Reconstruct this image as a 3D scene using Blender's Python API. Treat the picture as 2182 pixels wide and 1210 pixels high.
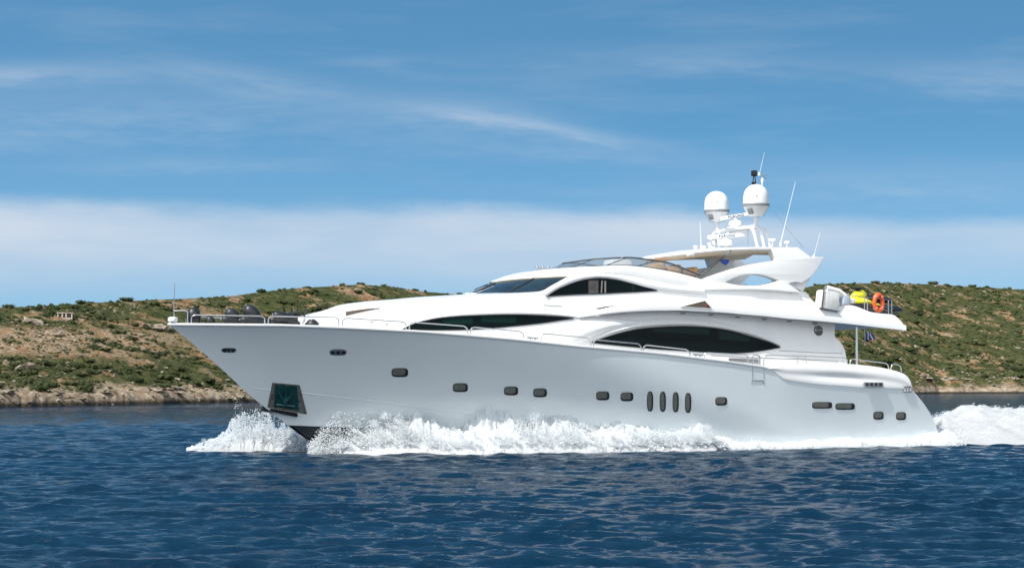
import bpy, bmesh, math, random
import numpy as np
from mathutils import Vector, Matrix, noise as mn
from mathutils.geometry import tessellate_polygon
R = math.radians
random.seed(7); rng = np.random.default_rng(7)
sc = bpy.context.scene
for o in list(bpy.data.objects): bpy.data.objects.remove(o)

# ------------------------------------------------------------------ camera
F, HY, CX, CH = 3920., 818., 1091., 2.45
def el(py): return math.sin(math.atan((HY-py)/F))
PITCH = math.atan((HY-605)/F)
cam = bpy.data.cameras.new('camera'); co = bpy.data.objects.new('camera', cam); sc.collection.objects.link(co)
co.location = (0, 0, CH); co.rotation_euler = (R(90)+PITCH, 0, 0)
cam.sensor_width = 36; cam.lens = 36*F/2182; cam.clip_end = 30000; cam.clip_start = .5
sc.camera = co

# ------------------------------------------------------------------ sun, sky, exposure
SUN_EL, SUN_DIR = R(52), Vector((-.684, -.73, 0)).normalized()     # horizontal direction TOWARDS the sun
sdir = Vector((SUN_DIR.x*math.cos(SUN_EL), SUN_DIR.y*math.cos(SUN_EL), math.sin(SUN_EL)))
sl = bpy.data.lights.new('sun', 'SUN'); sl.energy = 3.0; sl.angle = R(.5); sl.color = (1, .955, .88)
so = bpy.data.objects.new('sun', sl); sc.collection.objects.link(so)
so.rotation_euler = sdir.to_track_quat('Z', 'Y').to_euler()
sc.view_settings.view_transform = 'Standard'; sc.view_settings.look = 'None'
sc.view_settings.exposure = 0.88; sc.view_settings.gamma = 1
sc.cycles.sample_clamp_direct = 4; sc.cycles.sample_clamp_indirect = 4; sc.cycles.diffuse_bounces = 8; sc.cycles.max_bounces = 14; sc.cycles.transmission_bounces = 8; sc.cycles.caustics_reflective = False; sc.cycles.caustics_refractive = False

class NT:
    """small helper round a node tree"""
    def __init__(s, t): s.t = t; s.n = t.nodes; s.l = t.links
    def new(s, typ, **k):
        n = s.n.new(typ)
        for a, v in k.items():
            if a.startswith('i_'): n.inputs[a[2:].replace('_', ' ')].default_value = v
            elif a.startswith('x'): n.inputs[int(a[1:])].default_value = v
            else: setattr(n, a, v)
        return n
    def link(s, a, b): s.l.new(a, b)
    def math(s, op, a, b=None, c=None, clamp=False):
        n = s.n.new('ShaderNodeMath'); n.operation = op; n.use_clamp = clamp
        for i, v in enumerate((a, b, c)):
            if v is None: continue
            if isinstance(v, (int, float)): n.inputs[i].default_value = v
            else: s.l.new(v, n.inputs[i])
        return n.outputs[0]
    def ramp(s, fac, pts, mode='LINEAR'):
        n = s.n.new('ShaderNodeValToRGB'); e = n.color_ramp.elements; n.color_ramp.interpolation = mode
        while len(e) < len(pts): e.new(.5)
        for i, (p, c) in enumerate(pts):
            e[i].position = p; e[i].color = (c, c, c, 1) if isinstance(c, (int, float)) else (*c, 1)
        s.l.new(fac, n.inputs[0]); return n.outputs[0]
    def mix(s, f, a, b, blend='MIX'):
        n = s.n.new('ShaderNodeMix'); n.data_type = 'RGBA'; n.blend_type = blend
        for i, v in ((0, f), (6, a), (7, b)):
            if isinstance(v, (int, float)): n.inputs[i].default_value = v
            elif isinstance(v, tuple): n.inputs[i].default_value = (*v, 1)
            else: s.l.new(v, n.inputs[i])
        return n.outputs[2]
    def noise(s, vec, scale, detail=5, rough=.55, dist=0, lac=2.0):
        n = s.n.new('ShaderNodeTexNoise'); n.inputs['Scale'].default_value = scale; n.inputs['Detail'].default_value = detail
        n.inputs['Roughness'].default_value = rough; n.inputs['Distortion'].default_value = dist; n.inputs['Lacunarity'].default_value = lac
        if vec is not None: s.l.new(vec, n.inputs['Vector'])
        return n.outputs[0]
    def mapping(s, vec, scale=(1, 1, 1), rot=(0, 0, 0), loc=(0, 0, 0)):
        n = s.n.new('ShaderNodeMapping'); n.inputs['Scale'].default_value = scale; n.inputs['Rotation'].default_value = rot; n.inputs['Location'].default_value = loc
        s.l.new(vec, n.inputs['Vector']); return n.outputs[0]
    def smooth(s, v, a, b):
        n = s.n.new('ShaderNodeMapRange'); n.interpolation_type = 'SMOOTHSTEP'
        n.inputs[1].default_value = a; n.inputs[2].default_value = b; n.inputs[3].default_value = 0; n.inputs[4].default_value = 1
        s.l.new(v, n.inputs[0]); return n.outputs[0]

world = bpy.data.worlds.new('World'); sc.world = world; world.use_nodes = True
w = NT(world.node_tree); w.n.clear()
tc = w.new('ShaderNodeTexCoord'); sep = w.new('ShaderNodeSeparateXYZ'); w.link(tc.outputs['Generated'], sep.inputs[0])
X, Y, Z = sep.outputs
# read the sky a little higher up than the eye looks: the photograph's low sky is a clear deep blue
zz = w.math('ADD', w.math('MULTIPLY', Z, 2.6), .13)
cmb = w.new('ShaderNodeCombineXYZ'); w.link(X, cmb.inputs[0]); w.link(Y, cmb.inputs[1]); w.link(zz, cmb.inputs[2])
nrm = w.new('ShaderNodeVectorMath', operation='NORMALIZE'); w.link(cmb.outputs[0], nrm.inputs[0])
sky = w.new('ShaderNodeTexSky', sky_type='NISHITA', sun_disc=False, sun_elevation=SUN_EL,
            sun_rotation=math.atan2(SUN_DIR.x, SUN_DIR.y), altitude=0, air_density=1.0, dust_density=.6, ozone_density=1.6)
w.link(nrm.outputs[0], sky.inputs['Vector'])
SKYK = w.mix(1.0, sky.outputs[0], (.375, .645, .655), 'MULTIPLY')
SKYK = w.mix(w.math('MULTIPLY', w.math('SUBTRACT', 1, w.smooth(Z, el(800), el(250))), .44), SKYK, (1.50, 1.88, 2.25))
az = w.math('ARCTAN2', X, Y)                       # azimuth, 0 straight ahead
ae = w.new('ShaderNodeCombineXYZ'); w.link(az, ae.inputs[0]); w.link(Z, ae.inputs[1])
AE = ae.outputs[0]
# low bank of cloud
wob = w.noise(w.mapping(AE, (9, 30, 1)), 1, 6, .6)
elw = w.math('ADD', Z, w.math('MULTIPLY', w.math('SUBTRACT', wob, .5), .016))
elw2 = w.math('ADD', elw, w.math('MULTIPLY', w.smooth(az, .0, .25), .010))
top = w.math('SUBTRACT', 1., w.smooth(w.math('ADD', elw2, w.math('MULTIPLY', w.math('SUBTRACT', w.noise(w.mapping(AE, (26, 120, 1), loc=(2, 7, 0)), 1, 6, .7), .5), .007)), el(476), el(418)))
low = w.smooth(elw, el(690), el(500))
dens = w.ramp(w.noise(w.mapping(AE, (5, 26, 1), loc=(3, 1, 0)), 1, 5, .55), [(.30, .55), (.62, 1.0)])
bank = w.math('MULTIPLY', w.math('MULTIPLY', top, low), dens)
bank = w.math('MULTIPLY', bank, w.math('SUBTRACT', .92, w.math('MULTIPLY', w.smooth(az, .06, .26), .25)))
# thin high streaks
def streak(px, py, ang, L, W, k, seed):
    """one long thin wisp, centred on a direction"""
    a0, e0 = math.atan((px-CX)/F), el(py)
    m = w.mapping(AE, loc=(-a0, -e0, 0)); m = w.mapping(m, rot=(0, 0, R(-ang)))
    n = w.new('ShaderNodeSeparateXYZ'); w.link(m, n.inputs[0])
    nn = w.noise(w.mapping(m, (30, 160, 1), loc=(seed, seed*2, 0)), 1, 6, .62)
    v = w.math('ADD', n.outputs[1], w.math('MULTIPLY', w.math('SUBTRACT', nn, .5), W*1.6))
    d = w.math('ADD', w.math('POWER', w.math('ABSOLUTE', w.math('DIVIDE', n.outputs[0], L)), 2.), w.math('POWER', w.math('ABSOLUTE', w.math('DIVIDE', v, W)), 2.))
    g = w.math('EXPONENT', w.math('MULTIPLY', d, -1.))
    return w.math('MULTIPLY', w.math('MULTIPLY', g, k), w.ramp(nn, [(.3, .35), (.62, 1.)]))
S = [streak(1140, 268, -9, .055, .0040, .42, 1), streak(960, 240, 0, .055, .010, .22, 5), streak(60, 175, 3, .05, .006, .32, 2), streak(480, 165, -7, .055, .007, .20, 3),
     streak(250, 250, 2, .14, .017, .18, 4), streak(1500, 135, -3, .09, .007, .16, 6), streak(2120, 185, -5, .05, .009, .24, 7),
     streak(800, 128, 2, .03, .003, .14, 8), streak(430, 360, 2, .08, .004, .15, 9), streak(1900, 400, -2, .10, .012, .16, 10), streak(1200, 320, -4, .09, .006, .16, 11)]
wis = S[0]
for q in S[1:]: wis = w.math('ADD', wis, q)
fine = w.ramp(w.noise(w.mapping(AE, (6, 45, 1), loc=(9, 4, 0)), 1, 7, .6), [(.50, 0), (.80, .14)])
allc = w.math('MAXIMUM', bank, w.math('ADD', wis, w.math('MULTIPLY', fine, w.smooth(Z, .06, .12)), clamp=True), clamp=True)
allc = w.math('MULTIPLY', allc, w.math('SUBTRACT', 1, w.smooth(Z, .3, .5)))
cloudc = (2.3, 2.6, 3.0)
behind = w.smooth(w.math('MULTIPLY', Y, -1.), .05, .5)
high = w.math('MULTIPLY', behind, w.ramp(w.noise(w.mapping(tc.outputs['Generated'], (2, 2, 5)), 1, 5, .6), [(.35, .45), (.65, .9)]))
col = w.mix(allc, SKYK, cloudc)
col = w.mix(high, col, (6.8, 6.8, 6.75))          # bright cloud added behind the camera, unseen, to whiten light on the hull
bg = w.new('ShaderNodeBackground'); w.link(col, bg.inputs[0]); bg.inputs[1].default_value = .15
out = w.new('ShaderNodeOutputWorld'); w.link(bg.outputs[0], out.inputs[0])

# ------------------------------------------------------------------ pixel <-> place
TH = R(27); ct, st = math.cos(TH), math.sin(TH)
def ray(px, py):
    x, z = (px-CX)/F, -(py-605)/F
    v = Vector((x, math.cos(PITCH)-z*math.sin(PITCH), math.sin(PITCH)+z*math.cos(PITCH))); return v/v.y
BX, BY = ray(357, 690).x*62.5, 62.5          # the bow over the water; boat axes: x aft, y to port, z up
def loc(px, py, y):
    """the point of the boat at breadth y (port +) that the photo shows at px,py"""
    r = ray(px, py); b0, b1 = -(BX+y*st), -(BY-y*ct)
    det = ct*-1 - (-r.x)*st
    x = (b0*-1 - (-r.x)*b1)/det; k = (ct*b1-st*b0)/det
    return x, y, CH+k*r.z
def S(px, py, yf, off=0.):
    y = 2.5
    for _ in range(25):
        x, _y, z = loc(px, py, y); y = .5*y+.5*(yf(x, z)+off)
    x, _y, z = loc(px, py, y); return (x, y, z)
def world_pt(px, depth, z=0): return Vector(((px-CX)/F*depth, depth, z))
def lerp(a, b, t): return a+(b-a)*t
def cl(x, a=0., b=1.): return max(a, min(b, x))
def sm(x): x = cl(x); return x*x*(3-2*x)
def interp(x, T):
    if x <= T[0][0]: return T[0][1]
    for (a, ya), (b, yb) in zip(T, T[1:]):
        if x <= b: return lerp(ya, yb, (x-a)/(b-a))
    return T[-1][1]
def cat(P, n, closed=False):
    """resample a polyline to n points through a Catmull-Rom curve"""
    P = [Vector(p) for p in P]; q = []
    m = len(P); segs = m if closed else m-1
    for i in range(segs):
        if closed: a, b, c_, d = P[i-1], P[i], P[(i+1) % m], P[(i+2) % m]
        else:
            b, c_ = P[i], P[i+1]; a = P[i-1] if i else b*2-c_; d = P[i+2] if i+2 < m else c_*2-b
        ln = (c_-b).length
        # keep the tangents short where neighbours are much nearer (centripetal-like)
        t1 = (c_-a)*.5*min(1, 2*ln/max(1e-9, (c_-b).length+(b-a).length)); t2 = (d-b)*.5*min(1, 2*ln/max(1e-9, (c_-b).length+(d-c_).length))
        for k in range(10):
            t = k/10; q.append(b*(2*t**3-3*t*t+1)+t1*(t**3-2*t*t+t)+c_*(-2*t**3+3*t*t)+t2*(t**3-t*t))
    q.append(P[0].copy() if closed else P[-1].copy())
    L = [0]
    for a, b in zip(q, q[1:]): L.append(L[-1]+(b-a).length)
    out = []; j = 0
    cnt = n if closed else n-1
    for i in range(n):
        t = L[-1]*i/cnt
        while j < len(L)-2 and L[j+1] < t: j += 1
        out.append(q[j].lerp(q[j+1], (t-L[j])/max(1e-9, L[j+1]-L[j])))
    return out

# ------------------------------------------------------------------ materials
MATS = {}
def mat(name, col, rough=.4, metal=0., coat=0., spec=.5, var=0., vscale=6., bump=0., bscale=20., alpha=1., trans=0., sss=0., bdist=.02):
    if name in MATS: return MATS[name]
    m = bpy.data.materials.new(name); m.use_nodes = True; t = NT(m.node_tree); p = t.n['Principled BSDF']
    p.inputs['Base Color'].default_value = (*col, 1); p.inputs['Roughness'].default_value = rough; p.inputs['Metallic'].default_value = metal
    p.inputs['Coat Weight'].default_value = coat; p.inputs['Coat Roughness'].default_value = .05; p.inputs['Specular IOR Level'].default_value = spec
    p.inputs['Alpha'].default_value = alpha; p.inputs['Transmission Weight'].default_value = trans
    p.inputs['Subsurface Weight'].default_value = sss
    tcn = t.new('ShaderNodeTexCoord')
    if var:
        n = t.noise(tcn.outputs['Object'], vscale, 5, .6)
        a = tuple(c*(1-var) for c in col); b = tuple(min(1, c*(1+var)) for c in col)
        t.link(t.ramp(n, [(.3, a), (.7, b)]), p.inputs['Base Color'])
        t.link(t.ramp(n, [(.3, cl(rough*.8)), (.7, cl(rough*1.25))]), p.inputs['Roughness'])
    if bump:
        n = t.noise(tcn.outputs['Object'], bscale, 4, .6); b = t.new('ShaderNodeBump'); b.inputs['Strength'].default_value = bump; b.inputs['Distance'].default_value = bdist
        t.link(n, b.inputs['Height']); t.link(b.outputs[0], p.inputs['Normal'])
    MATS[name] = m; return m
M_white = mat('white_gelcoat', (.76, .76, .755), .32, coat=.35, var=.015, vscale=1.3)
M_hull = mat('hull_paint', (.725, .775, .79), .16, coat=.5, var=.02, vscale=.7, bump=.03, bscale=1.2)
M_bottom = mat('antifouling', (.012, .018, .025), .35, var=.2)
M_glass = mat('dark_glass', (.002, .006, .007), .06, spec=.06)
M_glassg = mat('green_glass', (.003, .016, .014), .08, spec=.08)
M_wind = mat('windscreen_glass', (.018, .032, .045), .06, spec=.45, coat=.15, var=.6, vscale=.8)
M_port = mat('porthole_glass', (.14, .145, .125), .18, spec=.6, var=.15, vscale=8)
M_black = mat('black_trim', (.012, .012, .013), .4)
M_rubber = mat('black_fender_cover', (.018, .02, .022), .42, bump=.3, bscale=9, var=.2)
M_steel = mat('stainless_steel', (.46, .46, .46), .25, metal=.85)
M_steelr = mat('polished_plate', (.26, .25, .21), .3, metal=.7, bump=1., bscale=6, var=.3, vscale=5, bdist=.05)
M_grey = mat('grey_plastic', (.22, .23, .24), .45)
M_dark = mat('dark_anodised_tube', (.07, .075, .08), .35, metal=.4)
M_tan = mat('tan_headliner', (.66, .56, .42), .6, var=.05)
M_seat = mat('tan_upholstery', (.50, .31, .16), .6, bump=.2)
M_tint = mat('tinted_acrylic', (.10, .13, .15), .06, alpha=.55, spec=.7)
M_orange = mat('orange_plastic', (.80, .12, .03), .45, var=.1)
M_yellow = mat('yellow_gelcoat', (.85, .78, .02), .25, coat=.5)
M_canvas = mat('white_canvas', (.74, .73, .70), .75, bump=.9, bscale=5, var=.12, vscale=4)
M_blue = mat('blue_cloth', (.02, .06, .30), .8, bump=.3)
M_flagw = mat('white_cloth', (.75, .77, .82), .8)
M_teal = mat('dark_teal_steel', (.012, .07, .075), .35, metal=.3, var=.3, vscale=4)
M_brown = mat('brown_interior', (.08, .055, .035), .5, var=.3)
M_teak = mat('teak_deck', (.30, .19, .10), .6, var=.2, vscale=3)
M_pipe = mat('white_pipe', (.78, .78, .79), .35, coat=.2)
M_shade = mat('louvre_grey', (.50, .50, .53), .5)

# ------------------------------------------------------------------ object helpers
def link(o): sc.collection.objects.link(o); return o
def tag(o, label=None, cat=None, group=None, kind=None):
    if label: o['label'] = label
    if cat: o['category'] = cat
    if group: o['group'] = group
    if kind: o['kind'] = kind
    return o
def empty(name, location=(0, 0, 0), rz=0., parent=None):
    o = bpy.data.objects.new(name, None); link(o); o.location = location; o.rotation_euler = (0, 0, rz); o.empty_display_size = .2
    if parent: o.parent = parent
    return o
class MB:
    def __init__(s): s.v = []; s.f = []
    def grid(s, rows, closed_u=False, flip=False):
        """rows: list of equally long lists of points"""
        b = len(s.v); n = len(rows[0])
        for r in rows: s.v += [tuple(p) for p in r]
        for i in range(len(rows)-1):
            for j in range(n if closed_u else n-1):
                a, c_ = b+i*n+j, b+i*n+(j+1) % n
                f = (a, c_, c_+n, a+n); s.f.append(f[::-1] if flip else f)
        return s
    def fan(s, pts):
        b = len(s.v); s.v += [tuple(p) for p in pts]; s.f.append(tuple(range(b, b+len(pts)))); return s
    def tube(s, pts, r, n=8, caps=True, r1=None, squash=1.):
        pts = [Vector(p) for p in pts]; rows = []; up = Vector((0, 0, 1)); prev = None
        for i, p in enumerate(pts):
            d = (pts[min(i+1, len(pts)-1)]-pts[max(i-1, 0)]).normalized()
            if prev is None: a = d.cross(up); a = a if a.length > .05 else d.cross(Vector((0, 1, 0)))
            else: a = prev-d*prev.dot(d)
            a.normalize(); prev = a; b_ = d.cross(a)
            rr = r if r1 is None else lerp(r, r1, i/(len(pts)-1))
            rows.append([p+a*math.cos(2*math.pi*k/n)*rr+b_*math.sin(2*math.pi*k/n)*rr*squash for k in range(n)])
        s.grid(rows, True)
        if caps: s.fan(rows[0][::-1]); s.fan(rows[-1])
        return s
    def lathe(s, prof, c=(0, 0, 0), n=28, axis=None):
        """prof: (r, h) bottom to top"""
        q = Vector((0, 0, 1)).rotation_difference(Vector(axis).normalized()) if axis else None
        rows = []
        for r, h in prof:
            row = []
            for k in range(n):
                p = Vector((r*math.cos(2*math.pi*k/n), r*math.sin(2*math.pi*k/n), h))
                if q: p = q @ p
                row.append(p+Vector(c))
            rows.append(row)
        return s.grid(rows, True)
    def box(s, c, size, rot=None, bev=0.):
        cx, cy, cz = c; hx, hy, hz = (d/2 for d in size)
        if bev <= 0: bev = min(hx, hy, hz)*.12
        bm = bmesh.new(); bmesh.ops.create_cube(bm, size=1)
        for v in bm.verts: v.co = Vector((v.co.x*size[0], v.co.y*size[1], v.co.z*size[2]))
        bmesh.ops.bevel(bm, geom=bm.edges[:], offset=min(bev, hx*.9, hy*.9, hz*.9), segments=2, affect='EDGES', profile=.6)
        if rot is not None: bmesh.ops.transform(bm, matrix=rot.to_4x4() if isinstance(rot, Matrix) else rot.to_matrix().to_4x4(), verts=bm.verts)
        b = len(s.v); bm.verts.index_update(); s.v += [tuple(v.co+Vector(c)) for v in bm.verts]; s.f += [tuple(b+v.index for v in f.verts) for f in bm.faces]
        bm.free(); return s
    def ball(s, c, r, sx=1, sy=1, sz=1, n=14, m=8, rot=None):
        rows = []
        for i in range(m+1):
            a = -math.pi/2+math.pi*i/m; row = []
            for k in range(n):
                p = Vector((math.cos(a)*math.cos(2*math.pi*k/n)*r*sx, math.cos(a)*math.sin(2*math.pi*k/n)*r*sy, math.sin(a)*r*sz))
                if rot is not None: p = rot @ p
                row.append(p+Vector(c))
            rows.append(row)
        return s.grid(rows, True)
    def build(s, name, material, parent=None, port=True, smooth=40, weld=True, mirror=False):
        v = [(x, -y, z) for x, y, z in s.v] if port else list(s.v)       # boat axes are port-positive; the mesh is not
        f = list(s.f)
        if mirror:
            k = len(v); v += [(x, -y, z) for x, y, z in v]; f += [tuple(k+i for i in q[::-1]) for q in f]
        me = bpy.data.meshes.new(name); me.from_pydata(v, [], f)
        bm = bmesh.new(); bm.from_mesh(me)
        if weld: bmesh.ops.remove_doubles(bm, verts=bm.verts, dist=.0008)
        bmesh.ops.dissolve_degenerate(bm, edges=bm.edges, dist=.0002)
        bmesh.ops.recalc_face_normals(bm, faces=bm.faces)
        for e in bm.edges:
            e.smooth = not (len(e.link_faces) == 2 and e.calc_face_angle(0) > R(smooth))
        for q in bm.faces: q.smooth = True
        bm.to_mesh(me); bm.free(); me.materials.append(material)
        o = bpy.data.objects.new(name, me); link(o)
        if parent: o.parent = parent
        return o
def px_curve(P, n): return cat([(a, b, 0) for a, b in P], n)
def band(top, bot, yf, n=60, m=6, off=0., sharp=False):
    """rows of points on the surface y=yf(x,z), between two curves traced in the photo"""
    A, B_ = px_curve(top, n), px_curve(bot, n)
    return [[S(*(lerp(A[i].x, B_[i].x, j/m), lerp(A[i].y, B_[i].y, j/m)), yf, off) for i in range(n)] for j in range(m+1)]
def rim(rows):
    """the closed outline of a grid"""
    return list(rows[0])+[r[-1] for r in rows[1:]]+list(rows[-1][::-1][1:])+[r[0] for r in rows[::-1][1:-1]]
def solid(mb, rows, th, crown=0.):
    """a grid thickened inboard by th (in y); crown rounds its edges outboard"""
    m = len(rows)-1; n = len(rows[0])-1
    outer = [[(p[0], p[1]+crown*(1-abs(2*j/m-1)**3)*(1-abs(2*i/n-1)**12), p[2]) for i, p in enumerate(r)] for j, r in enumerate(rows)]
    inner = [[(p[0], p[1]-th, p[2]) for p in r] for r in rows]
    mb.grid(outer); mb.grid(inner, flip=True); a, b = rim(outer), rim(inner); mb.grid([a+[a[0]], b+[b[0]]]); return mb

# ------------------------------------------------------------------ the hull's form
STEM = [loc(px, py, 0) for px, py in [(357, 690), (378, 706), (400, 723), (435, 753), (470, 784), (500, 812), (530, 840), (575, 876), (620, 911), (660, 948), (690, 975)]]
STEM_T = sorted((z, x) for x, _, z in STEM)
def x0(z): return interp(z, STEM_T) if z > STEM_T[0][0] else STEM_T[0][1]+(STEM_T[0][0]-z)*1.6
ZS_T = [(0, 4.49), (3.4, 4.46), (8, 4.26), (14, 3.81), (22, 3.1), (29.2, 2.3), (31, 2.2)]
def zs(x): return interp(x, ZS_T)
def Bf(x, z):
    wv = cl(z/max(1e-3, zs(x)))**1.15
    bm_, L, p = lerp(3.22, 3.55, wv), lerp(20, 15, wv), lerp(1.55, 2.35, wv)
    u = cl((x-x0(z))/L); b = bm_*(1-(1-u)**p)
    return b*(1-.07*sm((x-21)/10))
SHEER_PX = [(357, 690), (480, 691), (600, 692), (730, 697), (900, 706), (1000, 714), (1100, 723), (1230, 737), (1400, 752), (1550, 770), (1625, 781), (1640, 785), (1656, 795), (1672, 806), (1740, 816), (1832, 823), (1900, 825), (1942, 828)]
for _ in range(3):
    T = [(S(px, py, Bf)[0], S(px, py, Bf)[2]) for px, py in SHEER_PX[1:]]; ZS_T = [(0, 4.49)]+sorted(T)
TR = [S(px, py, Bf) for px, py in [(1942, 828), (1951, 838), (1969, 860), (1980, 877), (1988, 892), (1995, 908), (1999, 922), (2001, 942)]]
XE_T = sorted((z, x) for x, _, z in TR)
def xe(z): return interp(z, XE_T)
def zc(x): return lerp(1.02, .10, cl((x-4.3)/20))        # where the topsides end and the dark bottom begins
NU, NV = 110, 22
U = [(i/NU)**1.25 for i in range(NU+1)]
def hull_pt(u, v, zb):
    x = u*29
    for _ in range(14):
        z = zb(x)+(zs(x)-zb(x))*v; x = .5*x+.5*(x0(z)+(xe(z)-x0(z))*u)
    z = zb(x)+(zs(x)-zb(x))*v
    return x, Bf(x, z) if u > 0 else 0., z

yacht = empty('motor_yacht', (BX, BY, 0), TH)
tag(yacht, 'large white motor yacht speeding to the left through blue sea', 'yacht')

rows = [[hull_pt(u, v, zc) for u in U] for v in [j/NV for j in range(NV+1)]]
mb = MB().grid(rows).grid([[(x, -y, z) for x, y, z in r] for r in rows], flip=True)
tr = [[(rows[j][-1][0]+(.25*(1-abs(k))), rows[j][-1][1]*k, rows[j][-1][2]) for k in (1, .8, .4, 0, -.4, -.8, -1)] for j in range(NV+1)]
mb.grid(tr)
hull = mb.build('hull', M_hull, yacht, smooth=50)
tag(hull, None)
def bot_pt(u, t):
    x, y, z = hull_pt(u, 0, zc); zk = -1.1
    xx = x+(x0(zk)-x0(z))*t*(1-u)
    return xx, max(0, y-.05)*(1-t**1.3), lerp(z-.004, zk, t)
rows = [[bot_pt(u, t) for u in U] for t in [0, .15, .3, .5, .7, .85, 1]]
MB().grid(rows).grid([[(x, -y, z) for x, y, z in r] for r in rows]).build('hull_bottom', M_bottom, yacht)
# cap rail along the sheer, deck inside it
sh = [hull_pt(u, 1, zc) for u in U]
ic = [i for i, p in enumerate(sh) if p[0] < loc(1642, 785, 3.5)[0]]
cp = [sh[i] for i in ic]
def offs(p, dy, dz): return (p[0], max(0, p[1]+dy), p[2]+dz)
rows = [[offs(p, .02, -.05) for p in cp], [offs(p, .035, -.02) for p in cp], [offs(p, .03, .02) for p in cp], [offs(p, -.02, .035) for p in cp], [offs(p, -.16, .03) for p in cp], [offs(p, -.18, -.03) for p in cp]]
MB().grid(rows).build('toe_rail', M_white, yacht, mirror=True)
dk = [[(p[0], max(0, p[1]-.05)*k, p[2]-.035+.06*(1-k*k)) for p in sh] for k in (1, .75, .5, .25, 0)]
MB().grid(dk).build('deck', M_white, yacht, mirror=True)
# thin spray rail on the topsides
kn = [S(a.x, a.y, Bf, .0) for a in px_curve([(541, 826), (560, 829), (700, 843), (850, 861), (1000, 880), (1100, 893), (1300, 905)], 60)]
MB().grid([[(x, y-.02, z+.05) for x, y, z in kn], [(x, y+.010, z) for x, y, z in kn], [(x, y+.008, z-.010) for x, y, z in kn], [(x, y-.02, z-.03) for x, y, z in kn]]).build('spray_rail', M_hull, yacht, mirror=True)
# raised quarter moulding aft
def Yq(x, z): return Bf(x, min(z, zs(x)))+.02-.17*cl((z-zs(x))/1.0)**2
qt = [(1637, 785), (1655, 780.5), (1672, 777), (1717, 774), (1763, 773.5), (1800, 775), (1832, 777), (1878, 783), (1912, 791), (1930, 799), (1940, 812), (1943, 824)]
qb = [(1640, 787), (1648, 790), (1656, 797), (1672, 808), (1740, 818), (1800, 822), (1832, 825), (1870, 826), (1900, 827), (1925, 828), (1938, 829), (1943, 830)]
rows = band(qt, qb, Yq, 70, 12)
# a shallow scoop pressed into the lower part
for j, r in enumerate(rows):
    for i, p in enumerate(r):
        u_, v_ = i/69, j/12; g = math.exp(-((u_-.52)/.26)**2-((v_-.62)/.16)**2); r[i] = (p[0], p[1]-.07*g+.03*math.exp(-((v_-.3)/.25)**2), p[2])
mb = MB(); solid(mb, rows, .55); mb.build('quarter_bulwark', M_white, yacht, mirror=True, smooth=60)
# stern deck block joining the two quarters, swim platform
xt = xe(2.2)
MB().box((27.4, 0, 2.35), (3.6, 5.0, .5)).build('stern_sunpad', M_white, yacht)
MB().box((30.2, 0, .62), (1.6, 5.2, .14)).build('swim_platform', M_teak, yacht)

# ------------------------------------------------------------------ superstructure
XH0 = loc(640, 682, .3)[0]
def yh(x): return .35+2.55*(1-(1-cl((x-XH0)/11.5))**1.9)
def YS(x, z):
    dz = z-zs(x) if x < 26 else z-2.6
    dz = cl(dz, 0, 4)
    return max(.05, yh(x)-.11*dz-.035*dz*dz*(1-.6*sm((x-15)/4)))
T1 = [(640, 684), (668, 676), (700, 669), (728, 661), (740, 656.5), (765, 652), (810, 647), (870, 642), (930, 636.5), (985, 633), (1080, 627), (1150, 621), (1165, 616), (1195, 601), (1225, 590), (1269, 587), (1344, 598), (1400, 610), (1480, 616), (1600, 618), (1715, 622), (1730, 640)]
B1 = [(640, 700), (700, 704), (760, 707), (820, 710), (880, 712), (940, 716), (1000, 721), (1060, 727), (1120, 733), (1180, 740), (1240, 746), (1300, 752), (1360, 757), (1420, 763), (1480, 770), (1540, 777), (1600, 784), (1640, 788), (1680, 790), (1710, 791), (1725, 792), (1740, 792)]
rows = band(T1, B1, YS, 150, 16)
mb = MB().grid(rows)
top = rows[0]
nose = [[(p[0], p[1]*k, p[2]+.13*(1-k*k)) for p in top] for k in (1, .92, .8, .6, .4, .2, 0)]
mb.grid(nose)
fr = [r[0] for r in rows]; mb.grid([[(p[0]-.25*(1-k*k), p[1]*k, p[2]) for p in fr] for k in (1, .6, .3, 0)])
# the saloon's rounded after end
T2 = [(1728, 636), (1745, 655), (1760, 672), (1778, 690), (1778.5, 705), (1780, 719), (1791, 729), (1799, 743), (1803, 760), (1804, 773)]
B2 = [(1738, 792), (1745, 792), (1752, 792), (1762, 792), (1770, 792), (1778, 792), (1788, 792), (1796, 792), (1801, 792), (1804, 792)]
rows2 = band(T2, B2, YS, 30, 10); mb.grid(rows2)
aft = [r[-1] for r in rows2]; t2 = rows2[0]
mb.grid([[(p[0], p[1]*k, p[2]) for p in t2] for k in (1, .5, 0)])
deckhouse = mb.build('deckhouse', M_white, yacht, mirror=True, smooth=35)

def window(top, bot, yf, name='window', material=M_glass, n=50, frame=.018):
    rows = band(top, bot, yf, n, 5, .028)
    o = solid(MB(), rows, .05).build(name, material, yacht, smooth=30)
    rr = rim(rows); MB().tube([(p[0], p[1]-.004, p[2]) for p in rr]+[rr[0]], frame, 5, False).build('window_seal', M_black, o)
    return o
def brow(pts, yf, w0=.16, out=.16, name='window_brow'):
    """an eyebrow moulding that stands out over a window"""
    A = px_curve(pts, 70); rows = [[], [], [], [], []]
    for i, a in enumerate(A):
        t = math.sin(math.pi*i/69)**.5 if 0 < i < 69 else 0
        x, y, z = S(a.x, a.y, yf)
        rows[0].append((x, y-.03, z+w0*t*1.6)); rows[1].append((x, y+out*.55*t, z+w0*.75*t)); rows[2].append((x, y+out*t, z+.03*t)); rows[3].append((x, y+out*.9*t, z-.01*t)); rows[4].append((x, y-.03, z-.05*t))
    return MB().grid(rows).build(name, M_white, yacht, mirror=False, smooth=60)
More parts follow.
